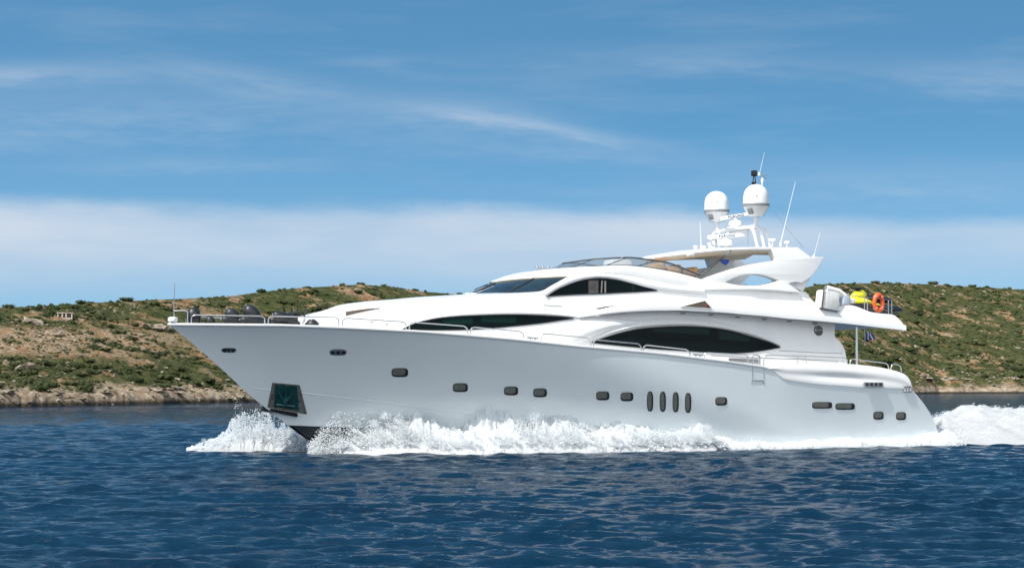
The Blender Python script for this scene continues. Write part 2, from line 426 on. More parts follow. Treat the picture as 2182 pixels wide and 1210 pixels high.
# forward saloon window
w1t = [(858, 701), (872, 694), (889, 688), (932, 679), (982, 674), (1058, 671), (1110, 671), (1159, 673), (1195, 675), (1222, 678)]
w1b = [(858, 701.5), (882, 702.5), (930, 703), (982, 702.5), (1030, 700), (1058, 698), (1110, 693), (1159, 687.5), (1195, 682), (1222, 678.5)]
win1 = window(w1t, w1b, YS); win1['label'] = 'long dark lens-shaped window over the foredeck rail'
brow([(858, 700), (875, 691), (895, 684), (932, 676), (982, 671), (1058, 668), (1110, 668), (1159, 669.5), (1205, 673), (1240, 677)], YS)
# wheelhouse side window
w2t = [(1168, 630.5), (1180, 622), (1195, 614), (1232, 600), (1269, 594), (1306, 596), (1344, 604), (1381, 614), (1400, 619)]
w2b = [(1168, 631), (1185, 629.5), (1207, 628), (1245, 626.5), (1282, 625.5), (1320, 623.5), (1356, 622), (1381, 620.5), (1400, 619.5)]
win2 = window(w2t, w2b, YS); win2['label'] = 'dark arched side window of the wheelhouse'
# main saloon window
w3t = [(1262, 729), (1290, 719), (1312, 712), (1354, 702), (1395, 697.5), (1457, 695.5), (1519, 699), (1560, 706), (1601, 717), (1642, 730), (1662, 739)]
w3b = [(1262, 730), (1290, 733), (1320, 736), (1374, 741), (1410, 744), (1457, 747), (1519, 751), (1560, 752), (1600, 750), (1635, 745), (1662, 740)]
win3 = window(w3t, w3b, YS, n=60); win3['label'] = 'big black lens-shaped window of the main saloon'
brow([(1240, 731), (1275, 719), (1302, 708), (1354, 696), (1415, 691), (1477, 692), (1539, 699), (1601, 713), (1640, 727), (1668, 739)], YS, .15, .20)
# things faintly seen behind the panes: blinds and posts, on the inner face
def inlay(poly, parent, material, off=.034, name='blind'):
    a, b = poly; rows = band(a, b, YS, 14, 3, off); MB().grid(rows).build(name, material, parent)
inlay([(1392, 699), (1420, 697), (1460, 697), (1514, 700)], None, None) if False else None
for a, b, p in [(((1392, 700.5), (1430, 699), (1470, 698.5), (1512, 701)), ((1392, 708), (1430, 709), (1470, 711), (1512, 713)), win3),
                (((1532, 704), (1555, 708), (1575, 713), (1598, 720)), ((1532, 722), (1555, 725), (1575, 727), (1598, 728)), win3),
                (((1025, 674.5), (1050, 674), (1080, 674), (1100, 674.5)), ((1025, 686), (1050, 687), (1080, 688), (1100, 688)), win1),
                (((945, 680), (970, 677.5), (990, 676.5), (1008, 676)), ((945, 688), (970, 690), (990, 690), (1008, 690)), win1)]:
    inlay((a, b), p, M_glassg)
for px in (1253, 1285):
    pass
inlay((((1254, 597), (1262, 597), (1268, 597), (1275, 597)), ((1254, 625), (1262, 625), (1268, 625), (1275, 625))), win2, mat('pale_curtain', (.05, .047, .042), .7, var=.6, vscale=9), name='curtain')
inlay((((1288, 598.5), (1289, 598.5), (1290, 598.5), (1291.5, 598.5)), ((1288, 624), (1289, 624), (1290, 624), (1291.5, 624))), win2, mat('pale_curtain2', (.16, .15, .14), .7), name='curtain')
inlay((((1281.5, 598), (1282.5, 598), (1283.5, 598), (1284.5, 598)), ((1280, 624), (1281, 624), (1282, 624), (1283, 624))), win2, MATS['pale_curtain2'], name='curtain')
inlay((((1346, 606), (1348, 606.5), (1350, 607), (1352, 607.5)), ((1346, 621), (1348, 621), (1350, 621), (1352, 621))), win2, M_glassg, name='window_post')

# sunlit hump forward of the main window
ht = [(1180, 704), (1215, 689), (1250, 680), (1285, 677), (1320, 678), (1350, 682), (1381, 690)]
hb = [(1180, 735), (1205, 738), (1228, 735), (1262, 722), (1300, 707), (1345, 697), (1381, 691)]
rows = band(ht, hb, YS, 40, 6)
rows = [[(p[0], p[1]+.02+.20*math.sin(math.pi*cl(j/6))*math.sin(math.pi*i/39)**.7, p[2]) for i, p in enumerate(r)] for j, r in enumerate(rows)]
MB().grid(rows).build('side_fairing', M_white, yacht, smooth=60)

# upper-deck bulwark and after wing (one moulding)
def YD(x, z):
    zb = 4.95
    return lerp(YS(x, z)+.03, 3.22-.26*(z-zb), sm((x-13.6)/3.6))*1.0
dt = [(1235, 671), (1262, 664), (1300, 654), (1345, 643), (1390, 632), (1435, 629), (1472, 634), (1517, 637), (1570, 637.5), (1618, 638), (1680, 640), (1728, 643), (1760, 647), (1790, 652), (1812, 650), (1831, 655), (1853, 664), (1878, 668), (1904, 671), (1918, 682), (1926, 692), (1931, 701)]
db = [(1235, 676), (1262, 673.5), (1306, 667.5), (1345, 664), (1381, 662), (1443, 661), (1472, 662), (1500, 663.5), (1545, 666), (1590, 670), (1637, 674), (1673, 678), (1710, 681), (1735, 683), (1760, 685), (1785, 687.5), (1810, 690), (1840, 693.5), (1865, 696.5), (1890, 699.5), (1912, 702), (1931, 704)]
rows = band(dt, db, YD, 130, 8); mb = MB(); solid(mb, rows, .12, .03)
mb.build('upper_bulwark', M_white, yacht, mirror=True, smooth=50)
bt = rows[-1]
sel = [p for p in bt if p[0] > 15.2]
und = [[(p[0]+.0, p[1]*k, p[2]+.03+(.10 if k < 1 else 0)) for p in sel] for k in (1, .93, .6, .3, 0)]
und2 = [[(p[0], p[1]*k, p[2]+.28) for p in sel] for k in (.97, .6, .3, 0)]
mb = MB().grid(und).grid(und2); mb.grid([[r[-1] for r in und], [(r[-1][0], r[-1][1], r[-1][2]+.16) for r in und]])
mb.build('upper_deck', M_white, yacht, mirror=True)
# soot-brown vent cut into it
vt = [S(px, py, YD, .05) for px, py in [(1451, 653.5), (1502, 640.5), (1517, 657.5)]]
mb = MB().fan(vt); inn = [(p[0], p[1]-.06, p[2]) for p in vt]; mb.fan(inn[::-1]).grid([vt+[vt[0]], inn+[inn[0]]])
vent = mb.build('side_vent', M_brown, yacht)
MB().tube(vt+[vt[0]], .012, 5, False).build('vent_rim', M_white, vent)
MB().ball(S(1508, 652, YD, .06), .06, 1, .4, 1.2).build('vent_light', mat('dark_red', (.15, .01, .01), .4), vent)
# row of lights under the bulwark
for px, py in [(1455, 667), (1515, 671), (1572, 675.5), (1628, 680), (1682, 684.5), (1736, 688.5)]:
    p = S(px, py, YS, .02); MB().box(p, (.19, .06, .045)).build('courtesy_light', M_grey, yacht)
# roof trunk slit forward
rows = band([(737, 664), (760, 660.5), (785, 657.5), (811, 656)], [(737, 672.5), (760, 667), (785, 661.5), (811, 656.5)], YS, 16, 3, .02)
solid(MB(), rows, .03).build('skylight_slit', M_brown, yacht)
# louvre under the saloon window
lv = band([(1553, 762), (1575, 762.5), (1595, 763), (1616, 763.5)], [(1553, 770), (1575, 771.5), (1595, 773), (1616, 775)], YS, 10, 5, .02)
lo_ = MB().grid(lv).build('louvre', M_shade, yacht)
for r in lv[1:5]: MB().tube([(p[0], p[1]+.01, p[2]) for p in r], .012, 4).build('slat', M_grey, lo_)
# seam lines of the house side
for P in ([(1158, 650), (1180, 651.5), (1198, 652.5)], [(1660, 747), (1700, 749), (1760, 752), (1795, 752)], [(1515, 757), (1600, 761), (1700, 765), (1798, 770)], [(1159, 671), (1160, 680), (1160.5, 688)]):
    MB().tube([S(a.x, a.y, YS, .004) for a in px_curve(P, 20)], .010, 5).build('panel_seam', M_grey, yacht)
# round badge on the saloon's after quarter
c = Vector(S(1744.5, 704, YS, .03)); bn = Vector((0, 1, 0))
bd = MB().lathe([(0, .03), (.17, .03), (.2, .015), (.2, -.02)], c, 32, (0, 1, .1)).build('round_badge', mat('badge_grey', (.07, .075, .07), .4), yacht)
MB().lathe([(.15, .032), (.16, .042), (.175, .032)], c, 32, (0, 1, .1)).build('badge_ring', M_steel, bd)
bp = []
for k, (u_, v_) in enumerate([(-.09, -.02), (-.05, .05), (-.02, -.03), (.02, .05), (.03, -.02), (.06, .05), (.09, 0)]): bp.append(c+Vector((u_, .045, v_)))
MB().tube(bp, .012, 5).build('badge_script', M_steel, bd)

# ---- wheelhouse: windscreen, brow, coaming
def plan(cpt, ppt, n, k=1.0, side=1):
    """curve from the centreline to the port corner, ellipse in plan"""
    o = []
    for i in range(n+1):
        t = i/n; y = ppt[1]*math.sin(t*math.pi/2)**.9; f = 1-math.sqrt(max(0, 1-(y/ppt[1])**2*.97)); f /= 1-math.sqrt(.03)
        o.append((lerp(cpt[0], ppt[0], f), y, lerp(cpt[2], ppt[2], t)))
    return o
bc, bp_ = loc(1003, 631, 0), S(1160, 621, YS, .0)
tcn, tp = loc(1060, 601, 0), loc(1220, 588, 2.22)
ba, ta = plan(bc, bp_, 24), plan(tcn, tp, 24)
ws = [[tuple(Vector(a).lerp(Vector(b), t)) for a, b in zip(ba, ta)] for t in (0, .25, .5, .75, 1)]
full = [[(x, -y, z) for x, y, z in r[::-1]][:-1]+r for r in ws]
wsc = MB().grid(full).build('windscreen', M_wind, yacht)
for fr_ in (.0, .52):
    for sg in (1, -1):
        if fr_ == 0 and sg < 0: continue
        i = int(fr_*24); a, b = Vector(ba[i]), Vector(ta[i]); a.y *= sg; b.y *= sg
        MB().tube([a+Vector((-.01, 0, .01)), b+Vector((-.01, 0, .01))], .028, 6).build('mullion', M_black, wsc)
# wipers
for (p0, p1, y) in [((1129, 621), (1162, 603), 1.9), ((1013, 629), (1048, 612), .6), ((1001, 629), (1030, 614), -.2)]:
    a, b = Vector(loc(*p0, y)), Vector(loc(*p1, y)); b += Vector((.15, 0, 0)); off = Vector((-.10, .02, .05))
    wp = MB().tube([a+off, b+off], .014, 6).tube([a+off+Vector((.1, .05, .02)), b+off+Vector((.03, .03, 0))], .010, 5).build('wiper', M_steel, yacht)
    MB().box(a+off, (.16, .1, .06)).build('wiper_motor', M_white, wp)
    MB().tube([a.lerp(b, .35)+off+Vector((.02, .02, .06)), b+off+Vector((.12, .0, .10))], .018, 5).build('wiper_blade', M_black, wp)
# roof: brow edge to coaming crest
cr_c, cr_p = loc(1180, 576, 0), loc(1300, 568, 2.0)
A1 = plan(loc(1055, 600, 0), loc(1222, 587, 2.26), 24)
C1 = plan(cr_c, cr_p, 24)
side_lo = [loc(px, py, y) for px, py, y in [(1255, 586, 2.38), (1300, 586, 2.42), (1344, 592, 2.44), (1390, 602, 2.46), (1440, 612, 2.46), (1475, 616, 2.46)]]
side_hi = [loc(px, py, y) for px, py, y in [(1330, 567, 2.06), (1356, 568, 2.12), (1385, 571, 2.16), (1430, 578.5, 2.2), (1470, 588, 2.25), (1505, 598, 2.3)]]
lo = cat(A1[:-1]+[A1[-1]]+side_lo, 90); hi = cat(C1+side_hi, 90)
rows = []
for j in range(9):
    t = j/8; r = []
    for a, b in zip(lo, hi):
        p = a.lerp(b, t); nx = Vector((-(.6 if a.y < 2 else .1), .5, 1)).normalized(); p = p+Vector((0, .10*math.sin(math.pi*t)*cl(a.y/2.2), .14*math.sin(math.pi*t)))
        r.append(tuple(p))
    rows.append(r)
mb = MB().grid(rows)
mb.grid([rows[0], [(p[0]+.02, p[1]-.03, p[2]-.05) for p in rows[0]], [(p[0]+.30, p[1]*.86, p[2]-.02) for p in rows[0]]])
mb.grid([rows[-1], [(p[0]+.10, max(0, p[1]-.15), p[2]-.10) for p in rows[-1]], [(p[0]+.12, 0, p[2]-.12) for p in rows[-1]]])
mb.build('flybridge_coaming', M_white, yacht, mirror=True, smooth=50)
bl = [Vector(p)+Vector((.03, -.01, -.045)) for p in rows[0][:44]]
MB().tube(bl, .032, 6).build('brow_shadow', mat('olive_shadow', (.13, .11, .06), .6), yacht, mirror=True)  # olive tube stands in for the shadow line under the brow
# swooping frame round the wheelhouse window
ft = [(1156, 622), (1172, 612), (1190, 602), (1220, 587), (1255, 583), (1300, 583), (1344, 589), (1390, 599), (1440, 609), (1500, 614)]
fb = [(1164, 632), (1178, 622), (1195, 612.5), (1232, 598.5), (1269, 592), (1306, 594), (1344, 602.5), (1381, 612.5), (1430, 620), (1500, 626)]
rows = band(ft, fb, YS, 70, 6, .07); rows = [[(p[0], p[1]+.05*math.sin(math.pi*j/6), p[2]) for p in r] for j, r in enumerate(rows)]
mb = MB(); solid(mb, rows, .14); mb.build('window_arch', M_white, yacht, smooth=60)

# tinted flybridge screen: a strip that wraps the front
gb = [loc(px, py, y) for px, py, y in [(1178, 575.5, -.6), (1181, 575, 0), (1220, 570.5, 1.1), (1282, 566.5, 1.75), (1331, 566, 2.02), (1356, 567, 2.1), (1430, 577.5, 2.2), (1482, 589, 2.28)]]
gt = [loc(px, py, y) for px, py, y in [(1198, 562.5, -.6), (1203, 561, 0), (1257, 553.5, 1.0), (1306, 550, 1.6), (1344, 549, 1.9), (1381, 553, 2.0), (1430, 562, 2.1), (1493, 587, 2.26)]]
gb, gt = cat(gb, 50), cat(gt, 50)
scr = MB().grid([[tuple(p) for p in gb], [tuple(a.lerp(b, .5)+Vector((0, .03, 0))) for a, b in zip(gb, gt)], [tuple(p) for p in gt]]).build('flybridge_screen', M_tint, yacht)
gbs, gts = [Vector((p.x, -p.y, p.z)) for p in gb[4:]], [Vector((p.x, -p.y, p.z)) for p in gt[4:]]
MB().grid([[tuple(p) for p in gbs], [tuple(p) for p in gts]]).build('flybridge_screen', M_tint, yacht)
MB().tube(gt, .030, 7).build('screen_rail', M_dark, scr); MB().tube(gts, .022, 7).build('screen_rail', M_dark, scr); MB().tube([p+Vector((0, .01, .01)) for p in gb], .018, 6).build('screen_rail', M_dark, scr)
for i in (12, 22, 31): MB().tube([gb[i], gt[min(49, i+3)]], .02, 6).build('screen_post', M_dark, scr)
# things inside the flybridge
for (px, py, y, wd, hh) in [(1396, 569, .6, .5, .55), (1428, 574, .6, .6, .6), (1462, 578, .6, .7, .5)]:
    p = loc(px, py, y); s_ = MB().box((p[0], y, p[2]-.35), (wd, .7, .9), bev=.1).build('seat', M_seat, yacht)
    MB().box((p[0]+wd*.35, y, p[2]+.06), (.16, .72, hh*.4), bev=.06).build('headrest', M_seat, s_)
p = loc(1316, 560, .3); MB().box((p[0], .3, p[2]-.1), (.9, .8, .45), bev=.15).ball((p[0]+.2, .3, p[2]+.16), .09).build('helm_console', M_white, yacht)
p = Vector(loc(1157, 573, .0)); mb = MB()
for dx in (-.25, 0, .22): mb.tube([p+Vector((dx, 0, -.06)), p+Vector((dx, 0, .04))], .02, 6); mb.ball(p+Vector((dx, 0, .06)), .055)
mb.tube([p+Vector((-.32, 0, .01)), p+Vector((.32, 0, .0))], .015, 6).tube([p+Vector((-.3, .25, -.02)), p+Vector((.1, .25, -.03))], .03, 8)
mb.build('horn', M_steel, yacht)

# ---- hardtop and its wings
def fin(name, outer, hole, y0, k, th, parent, material, mirror=True, bev=.03):
    cu = bpy.data.curves.new('c', 'CURVE'); cu.dimensions = '2D'; cu.fill_mode = 'BOTH'; cu.extrude = th/2; cu.bevel_depth = bev; cu.bevel_resolution = 2; cu.offset = -bev
    def yl(x, z): return y0-k*(z-6.5)
    for P in (outer, hole):
        if not P: continue
        sp = cu.splines.new('POLY'); pts = [S(a, b, yl) for a, b in P]; sp.points.add(len(pts)-1)
        for q, p in zip(sp.points, pts): q.co = (p[0], p[2], 0, 1)
        sp.use_cyclic_u = True
    tmp = bpy.data.objects.new('tmp', cu); link(tmp); dg = bpy.context.evaluated_depsgraph_get()
    me0 = bpy.data.meshes.new_from_object(tmp.evaluated_get(dg)); bpy.data.objects.remove(tmp)
    m_ = MB(); m_.v = [(v.co.x, yl(0, v.co.y)+v.co.z-th/2, v.co.y) for v in me0.vertices]; m_.f = [tuple(p.vertices) for p in me0.polygons]
    return m_.build(name, material, parent, mirror=mirror, smooth=35)
def smooth_path(segs):
    """segs: list of point lists; smooth inside each, corners between"""
    out = []
    for s_ in segs:
        c_ = cat([(a, b, 0) for a, b in s_], max(2, 5*len(s_)) if len(s_) > 2 else 2); out += [(v.x, v.y) for v in c_[:-1]]
    return out
outer = smooth_path([[(1440, 621), (1460, 613.5), (1481, 603), (1517, 588), (1563, 573), (1600, 563.5), (1654, 555)], [(1654, 555), (1641, 527)], [(1641, 527), (1699, 527)],
                     [(1699, 527), (1727, 547.5)], [(1727, 547.5), (1755, 548)], [(1755, 548), (1742, 572), (1725, 592), (1708, 603)], [(1708, 603), (1695, 601), (1681, 604.5)], [(1681, 604.5), (1708, 624)], [(1708, 624), (1660, 620), (1618, 618), (1545, 618), (1440, 621)]])
hole = smooth_path([[(1545, 602), (1563, 593), (1582, 587), (1600, 585), (1618, 585.5), (1640, 590.5), (1658, 598)], [(1658, 598), (1640, 604), (1618, 608.5), (1600, 609), (1582, 608.5), (1563, 606), (1545, 602)]])
fin('hardtop_wing', outer, hole, 2.5, .10, .30, yacht, M_white)
fin('wing_web', [(1640, 590), (1692, 599), (1727, 593), (1710, 622), (1680, 606), (1655, 603)], None, 2.22, .10, .10, yacht, M_white, mirror=False)
ww = bpy.data.objects['wing_web'].copy(); link(ww); ww.scale = (1, -1, 1)
# hardtop slab
zt = loc(1600, 527, 2.3)[2]
P_ = [loc(1374, 549, 0), loc(1400, 545, .55), loc(1440, 540, 1.15), loc(1480, 535, 1.65), loc(1520, 531, 2.05), loc(1560, 528.5, 2.3), loc(1600, 527, 2.36), loc(1645, 527, 2.36), loc(1699, 528, 2.36)]
E_ = cat(P_, 50)
ctr = [Vector((p.x, 0, p.z+.10*cl(p.y/2))) for p in E_]
rows = [[tuple(a.lerp(c_, t)+Vector((0, 0, .02*math.sin(math.pi*t)))) for a, c_ in zip(E_, ctr)] for t in (0, .3, .65, 1)]
mb = MB().grid(rows); mb.grid([rows[0], [(p[0]-.04, p[1]+.04 if p[1] > .1 else p[1], p[2]-.06) for p in rows[0]], [(p[0], p[1], p[2]-.12) for p in rows[0]], [(p[0]+.05, max(0, p[1]-.12), p[2]-.125) for p in rows[0]]])
mb.grid([[r[-1] for r in rows], [(r[-1][0], r[-1][1], r[-1][2]-.12) for r in rows]])
ht_ = mb.build('hardtop', M_white, yacht, mirror=True, smooth=60)
ceil = [[(lerp(p.x, c_.x, t)+.05, max(0, lerp(p.y, c_.y, t)-.11), lerp(p.z, c_.z, t)-.125-(.10*math.sin(math.pi*min(1, t*1.6)/1.0) if t < .63 else .0)*1.6) for p, c_ in zip(E_, ctr)] for t in (0, .15, .4, .7, 1)]
MB().grid(ceil).build('headliner', M_tan, ht_, mirror=True)
# struts from the coaming to the hardtop
for a, b in (((1475, 594), (1553, 538)), ((1486, 597), (1561, 531))):
    MB().tube([loc(*a, 2.28), loc(*b, 2.30)], .020, 8).build('hardtop_strut', M_dark, yacht)
    q = loc(*a, 2.28); MB().lathe([(.06, -.03), (.06, 0), (.03, .03)], q, 12).build('strut_foot', M_steel, yacht)
MB().box(loc(1551, 541, 2.31), (.28, .06, .07), Matrix.Rotation(R(-38), 3, 'Y')).build('strut_bracket', M_grey, yacht)

# ---- mast of white pipe with its antennas
mast = empty('radar_mast', (0, 0, 0), 0, yacht)
def tb(pts, r, name='mast_pipe', m=M_pipe, n=8, par=None): return MB().tube(pts, r, n).build(name, m, par or mast)
zt0 = loc(1629, 524, 1.6)[2]
for dx, dz in ((-.32, -.06), (0, 0), (.30, -.10)):
    top_z = loc(1612, 483, 1.15)[2]+dz
    xb = loc(1629, 524, 1.6)[0]+dx; xt_ = xb-.10
    pts = [(xb, 1.62, zt0-.15), (xt_+.02, 1.50, top_z-.28), (xt_, 1.42, top_z-.10), (xt_, 1.25, top_z), (xt_, .6, top_z+.03), (xt_, 0, top_z+.04)]
    pts = [tuple(p) for p in cat(pts, 22)]; full_ = pts+[(x, -y, z) for x, y, z in pts[::-1][1:]]
    tb(full_, .055)
MB().box((xb-.40, 0, top_z+.10), (.55, 2.2, .06)).build('mast_shelf', M_pipe, mast)
def radome(px, py, y, name):
    x, _, z = loc(px, py, y); r = .50
    prof = [(.22, -.46), (.27, -.44), (.47, -.10)]
    o = MB().lathe([(.0, .80), (.12, .785), (.25, .735), (.36, .65), (.44, .54), (.485, .40), (.50, .25), (.505, .06), (.505, 0)][::-1], (x, y, z), 36).build(name, M_white, mast)
    MB().lathe([(.515, -.085), (.525, -.07), (.525, .01), (.515, .025), (.50, .025)], (x, y, z), 36).build('radome_band', M_grey, o)
    MB().lathe([(.0, -.46), (.26, -.46), (.30, -.44), (.50, -.10), (.515, -.085)], (x, y, z), 36).build('radome_base', M_white, o)
    MB().tube([(x, y, z-.46), (x, y, z-.62), (x-.02, y*.9, z-.95)], .10, 10, r1=.06).build('radome_post', M_pipe, o)
    MB().box((x-.375, y+.145, z-.29), (.20, .03, .24), Matrix.Rotation(R(69), 3, 'Z') @ Matrix.Rotation(R(-32), 3, 'X')).build('radome_hatch', M_grey, o)
    d = Vector((-.50, .80, 0)).normalized()
    c_ = Vector((x, y, z+.30))+d*.502
    MB().tube([c_+Vector((-.03, -.0, -.03)), c_+Vector((.03, .01, .035)), c_+Vector((.03, .01, -.03))], .010, 5).build('radome_mark', M_grey, o)
    return x, y, z
rp = radome(1611, 436, 1.6, 'radome'); rs = radome(1527, 449, -1.6, 'radome')
def text_mesh(s_, size, M4, material, name, parent, ext=.004):
    cu = bpy.data.curves.new('t', 'FONT'); cu.body = s_; cu.size = size; cu.extrude = ext; cu.align_x = 'CENTER'; cu.align_y = 'CENTER'; cu.space_character = 1.35; cu.offset = .004
    tmp = bpy.data.objects.new('t', cu); link(tmp); dg = bpy.context.evaluated_depsgraph_get()
    me = bpy.data.meshes.new_from_object(tmp.evaluated_get(dg)); bpy.data.objects.remove(tmp); me.transform(M4)
    me.materials.clear(); me.materials.append(material); o = bpy.data.objects.new(name, me); link(o); o.parent = parent; return o
def radar(p0, p1, yy, dome, thick, dome_r, label_text='FURUNO'):
    """open-array scanner: the bar, its gearbox dome"""
    a, b = Vector(loc(*p0, yy)), Vector(loc(*p1, yy)); c_ = (a+b)/2
    L = (b-a).length
    # the bar lies roughly square to the sight line: swing it about its middle so that it keeps its picture length
    right = Vector((ct, st, 0))                                   # picture-right in boat axes (port +)
    d = b-a; d = right*(d.length*.97/1.0*ct)+Vector((0, 0, d.z)); L = d.length
    yaw = math.atan2(d.y, d.x); el_ = math.atan2(d.z, math.hypot(d.x, d.y))
    rot = Matrix.Rotation(yaw, 3, 'Z') @ Matrix.Rotation(-el_, 3, 'Y')
    o = MB().box(c_, (L, thick*1.3, thick), rot, bev=thick*.35).build('radar_scanner', M_white, mast)
    # mesh axes flip y: lettering set straight in mesh space
    rm = Matrix.Rotation(-yaw, 4, 'Z') @ Matrix.Rotation(-el_, 4, 'Y')
    M4 = Matrix.Translation(Vector((c_.x, -c_.y, c_.z))) @ rm @ Matrix.Translation((0, -thick*.66-.004, 0)) @ Matrix.Rotation(R(90), 4, 'X')
    text_mesh(label_text, thick*.85, M4, mat('navy_ink', (.02, .03, .10), .5), 'lettering', o)
    x, _, z = loc(*dome, yy)
    MB().lathe([(dome_r*.7, -.14), (dome_r, -.06), (dome_r*1.02, .02), (dome_r*.8, .11), (dome_r*.35, .15), (.07, .16), (.06, .28)], (x, yy, z), 20).build('radar_gearbox', M_white, o)
    return o
radar((1535, 465), (1600, 457), .0, (1567, 477), .15, .27)
radar((1508, 504), (1588, 502), .2, (1546, 517), .15, .29)
x, y, z = loc(1548, 523, .2); MB().tube([(x, y, z-.3), (x, y, z+.03)], .13, 10).build('scanner_pedestal', M_white, mast)
x, y, z = loc(1572, 484, 0); MB().box((x, y, z-.03), (.7, .6, .06)).build('scanner_shelf', M_white, mast)
# camera, wind gauge and whip on the port radome
c_ = Vector(rp)+Vector((0, 0, .80))
cm = MB().box(c_+Vector((-.08, 0, .42)), (.17, .20, .22), bev=.03).tube([c_+Vector((-.15, 0, 0)), c_+Vector((-.10, 0, .34))], .02, 6).tube([c_+Vector((-.0, 0, 0)), c_+Vector((-.05, 0, .34))], .02, 6).lathe([(.08, 0), (.10, .06), (.05, .10)], c_+Vector((-.1, 0, -.02)), 12).build('thermal_camera', M_black, mast)
wg = MB().lathe([(.03, -.05), (.05, .05), (.075, .12), (.05, .20), (.02, .24)], c_+Vector((.30, 0, .02)), 12).build('wind_gauge', M_white, mast)
MB().tube([c_+Vector((.0, 0, .32)), c_+Vector((.35, 0, .34)), c_+Vector((.44, 0, .40))], .012, 5).tube([c_+Vector((.36, 0, .34)), c_+Vector((.46, 0, .28))], .012, 5).ball(c_+Vector((.46, 0, .42)), .03).ball(c_+Vector((.47, 0, .28)), .03).build('wind_vane', M_grey, wg)
def whip(p0, p1, y, r=.018, parent=None, m=M_white):
    a, b = Vector(loc(*p0, y)), Vector(loc(*p1, y))
    r *= .72; o = MB().tube([a, a.lerp(b, .3), b], r, 6, r1=r*.45).build('whip_antenna', m, parent or mast)
    MB().lathe([(.05, -.08), (.05, 0), (.03, .08)], a, 10).build('antenna_base', M_white, o)
whip((1618, 372), (1629, 325), 1.55, .015)
whip((1663, 520), (1695, 388), 1.9, .024); whip((1734, 547), (1748, 495), 2.3, .018); whip((1494, 527), (1492, 473), .6, .022)
MB().tube([loc(1640, 437, 1.5), loc(1672, 482, 1.8), loc(1712, 528, 2.1)], .006, 4).build('stay_wire', M_steel, mast)
for px, py, y, r in [(1646, 512, 1.7, .16), (1677, 517, 1.9, .13)]:
    x, _, z = loc(px, py, y); MB().lathe([(.03, -.22), (.04, -.05), (r, -.03), (r, .03), (r*.7, .06), (0, .065)], (x, y, z), 18).build('satellite_puck', M_white, mast)
for px, py, y in [(1482, 527, .4), (1500, 528, .9), (1512, 521, -1.0)]:
    x, _, z = loc(px, py, y); MB().lathe([(.04, -.14), (.05, -.02), (.10, 0), (.08, .06), (0, .09)], (x, y, z), 14).build('antenna_puck', M_white, mast)
MB().tube([loc(1594, 489, .9), loc(1594, 524, .9)], .014, 5).build('mast_cable', M_grey, mast)
x, _, z = loc(1521, 517, -.4)
mb = MB(); mb.tube([(x+.13*math.cos(a), -.4, z+.13*math.sin(a)) for a in [k*.4 for k in range(14)]], .02, 5).build('cable_coil', M_grey, mast)
x, y, z = loc(1522, 505, -1.0); MB().tube([(x, y, z-.75), (x, y, z)], .035, 7).tube([(x-.15, y, z), (x+.15, y, z)], .03, 6).build('light_post', M_white, mast)
x, y, z = loc(1470, 541, 1.7); MB().box((x, y, z-.02), (.2, .15, .12)).ball((x+.14, y, z-.04), .06).build('deck_floodlight', M_white, yacht)

# ---- hull fittings
def on_hull(px, py, off=0.): return Vector(S(px, py, Bf, off))
def stadium(cx, cy, wd, hh, k=10, power=3.2):
    pts = []
    for i in range(32):
        a = 2*math.pi*i/32; c_, s_ = math.cos(a), math.sin(a)
        pts.append((cx+wd/2*abs(c_)**(2/power)*(1 if c_ >= 0 else -1), cy+hh/2*abs(s_)**(2/power)*(1 if s_ >= 0 else -1)))
    return pts
def plate(pts, off, th, name, material, parent, yf=Bf, slant=0):
    A = [Vector(S(a, b, yf, off)) for a, b in pts]; c_ = sum(A, Vector())/len(A)
    inn = [p-Vector((0, th, 0)) for p in A]
    mb = MB(); n = len(A)
    ring = [c_.lerp(p, .55) for p in A]
    ringp = [Vector(S(lerp(sum(q[0] for q in pts)/n, a, .55), lerp(sum(q[1] for q in pts)/n, b, .55), yf, off)) for a, b in pts]
    mb.grid([A+[A[0]], ringp+[ringp[0]]]).fan(ringp).grid([A+[A[0]], inn+[inn[0]]])
    return mb.build(name, material, parent, smooth=30)
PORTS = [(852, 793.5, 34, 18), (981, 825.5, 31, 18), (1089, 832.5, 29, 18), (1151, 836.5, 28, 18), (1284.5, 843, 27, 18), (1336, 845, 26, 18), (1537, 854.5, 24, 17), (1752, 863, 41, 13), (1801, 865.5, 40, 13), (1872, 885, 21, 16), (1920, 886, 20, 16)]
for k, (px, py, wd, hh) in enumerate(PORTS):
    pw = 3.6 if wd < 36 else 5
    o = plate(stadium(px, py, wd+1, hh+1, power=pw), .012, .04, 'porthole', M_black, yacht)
    plate(stadium(px-wd*.07, py-hh*.08, wd*.82, hh*.80, power=pw), .022, .02, 'porthole_glass', M_port, o)  # set off-centre: the black left bare stands in for shade inside the recess
for px, py in [(1385.5, 855), (1412.5, 855.5), (1440, 856.5), (1466.5, 858)]:
    o = plate(stadium(px, py, 13, 43, power=2.9), .014, .05, 'engine_vent', M_black, yacht)
    plate(stadium(px-.8, py-.5, 8, 38, power=2.9), .03, .03, 'vent_grille', M_port, o)
# fairleads near the bow
o = plate(stadium(487.5, 746, 32, 10, power=3), .012, .05, 'fairlead', M_steel, yacht)
for dx, wd in ((-8.5, 9), (0, 6), (9, 8)): plate(stadium(487.5+dx, 746, wd, 7, power=3), .02, .02, 'fairlead_slot', M_black, o)
o = plate(stadium(720.5, 750.5, 36, 13, power=3), .012, .05, 'fairlead', M_steel, yacht)
for dx in (-11, 0, 11): plate(stadium(720.5+dx, 751.5, 7.5, 6.5, power=3), .02, .02, 'fairlead_slot', M_black, o)
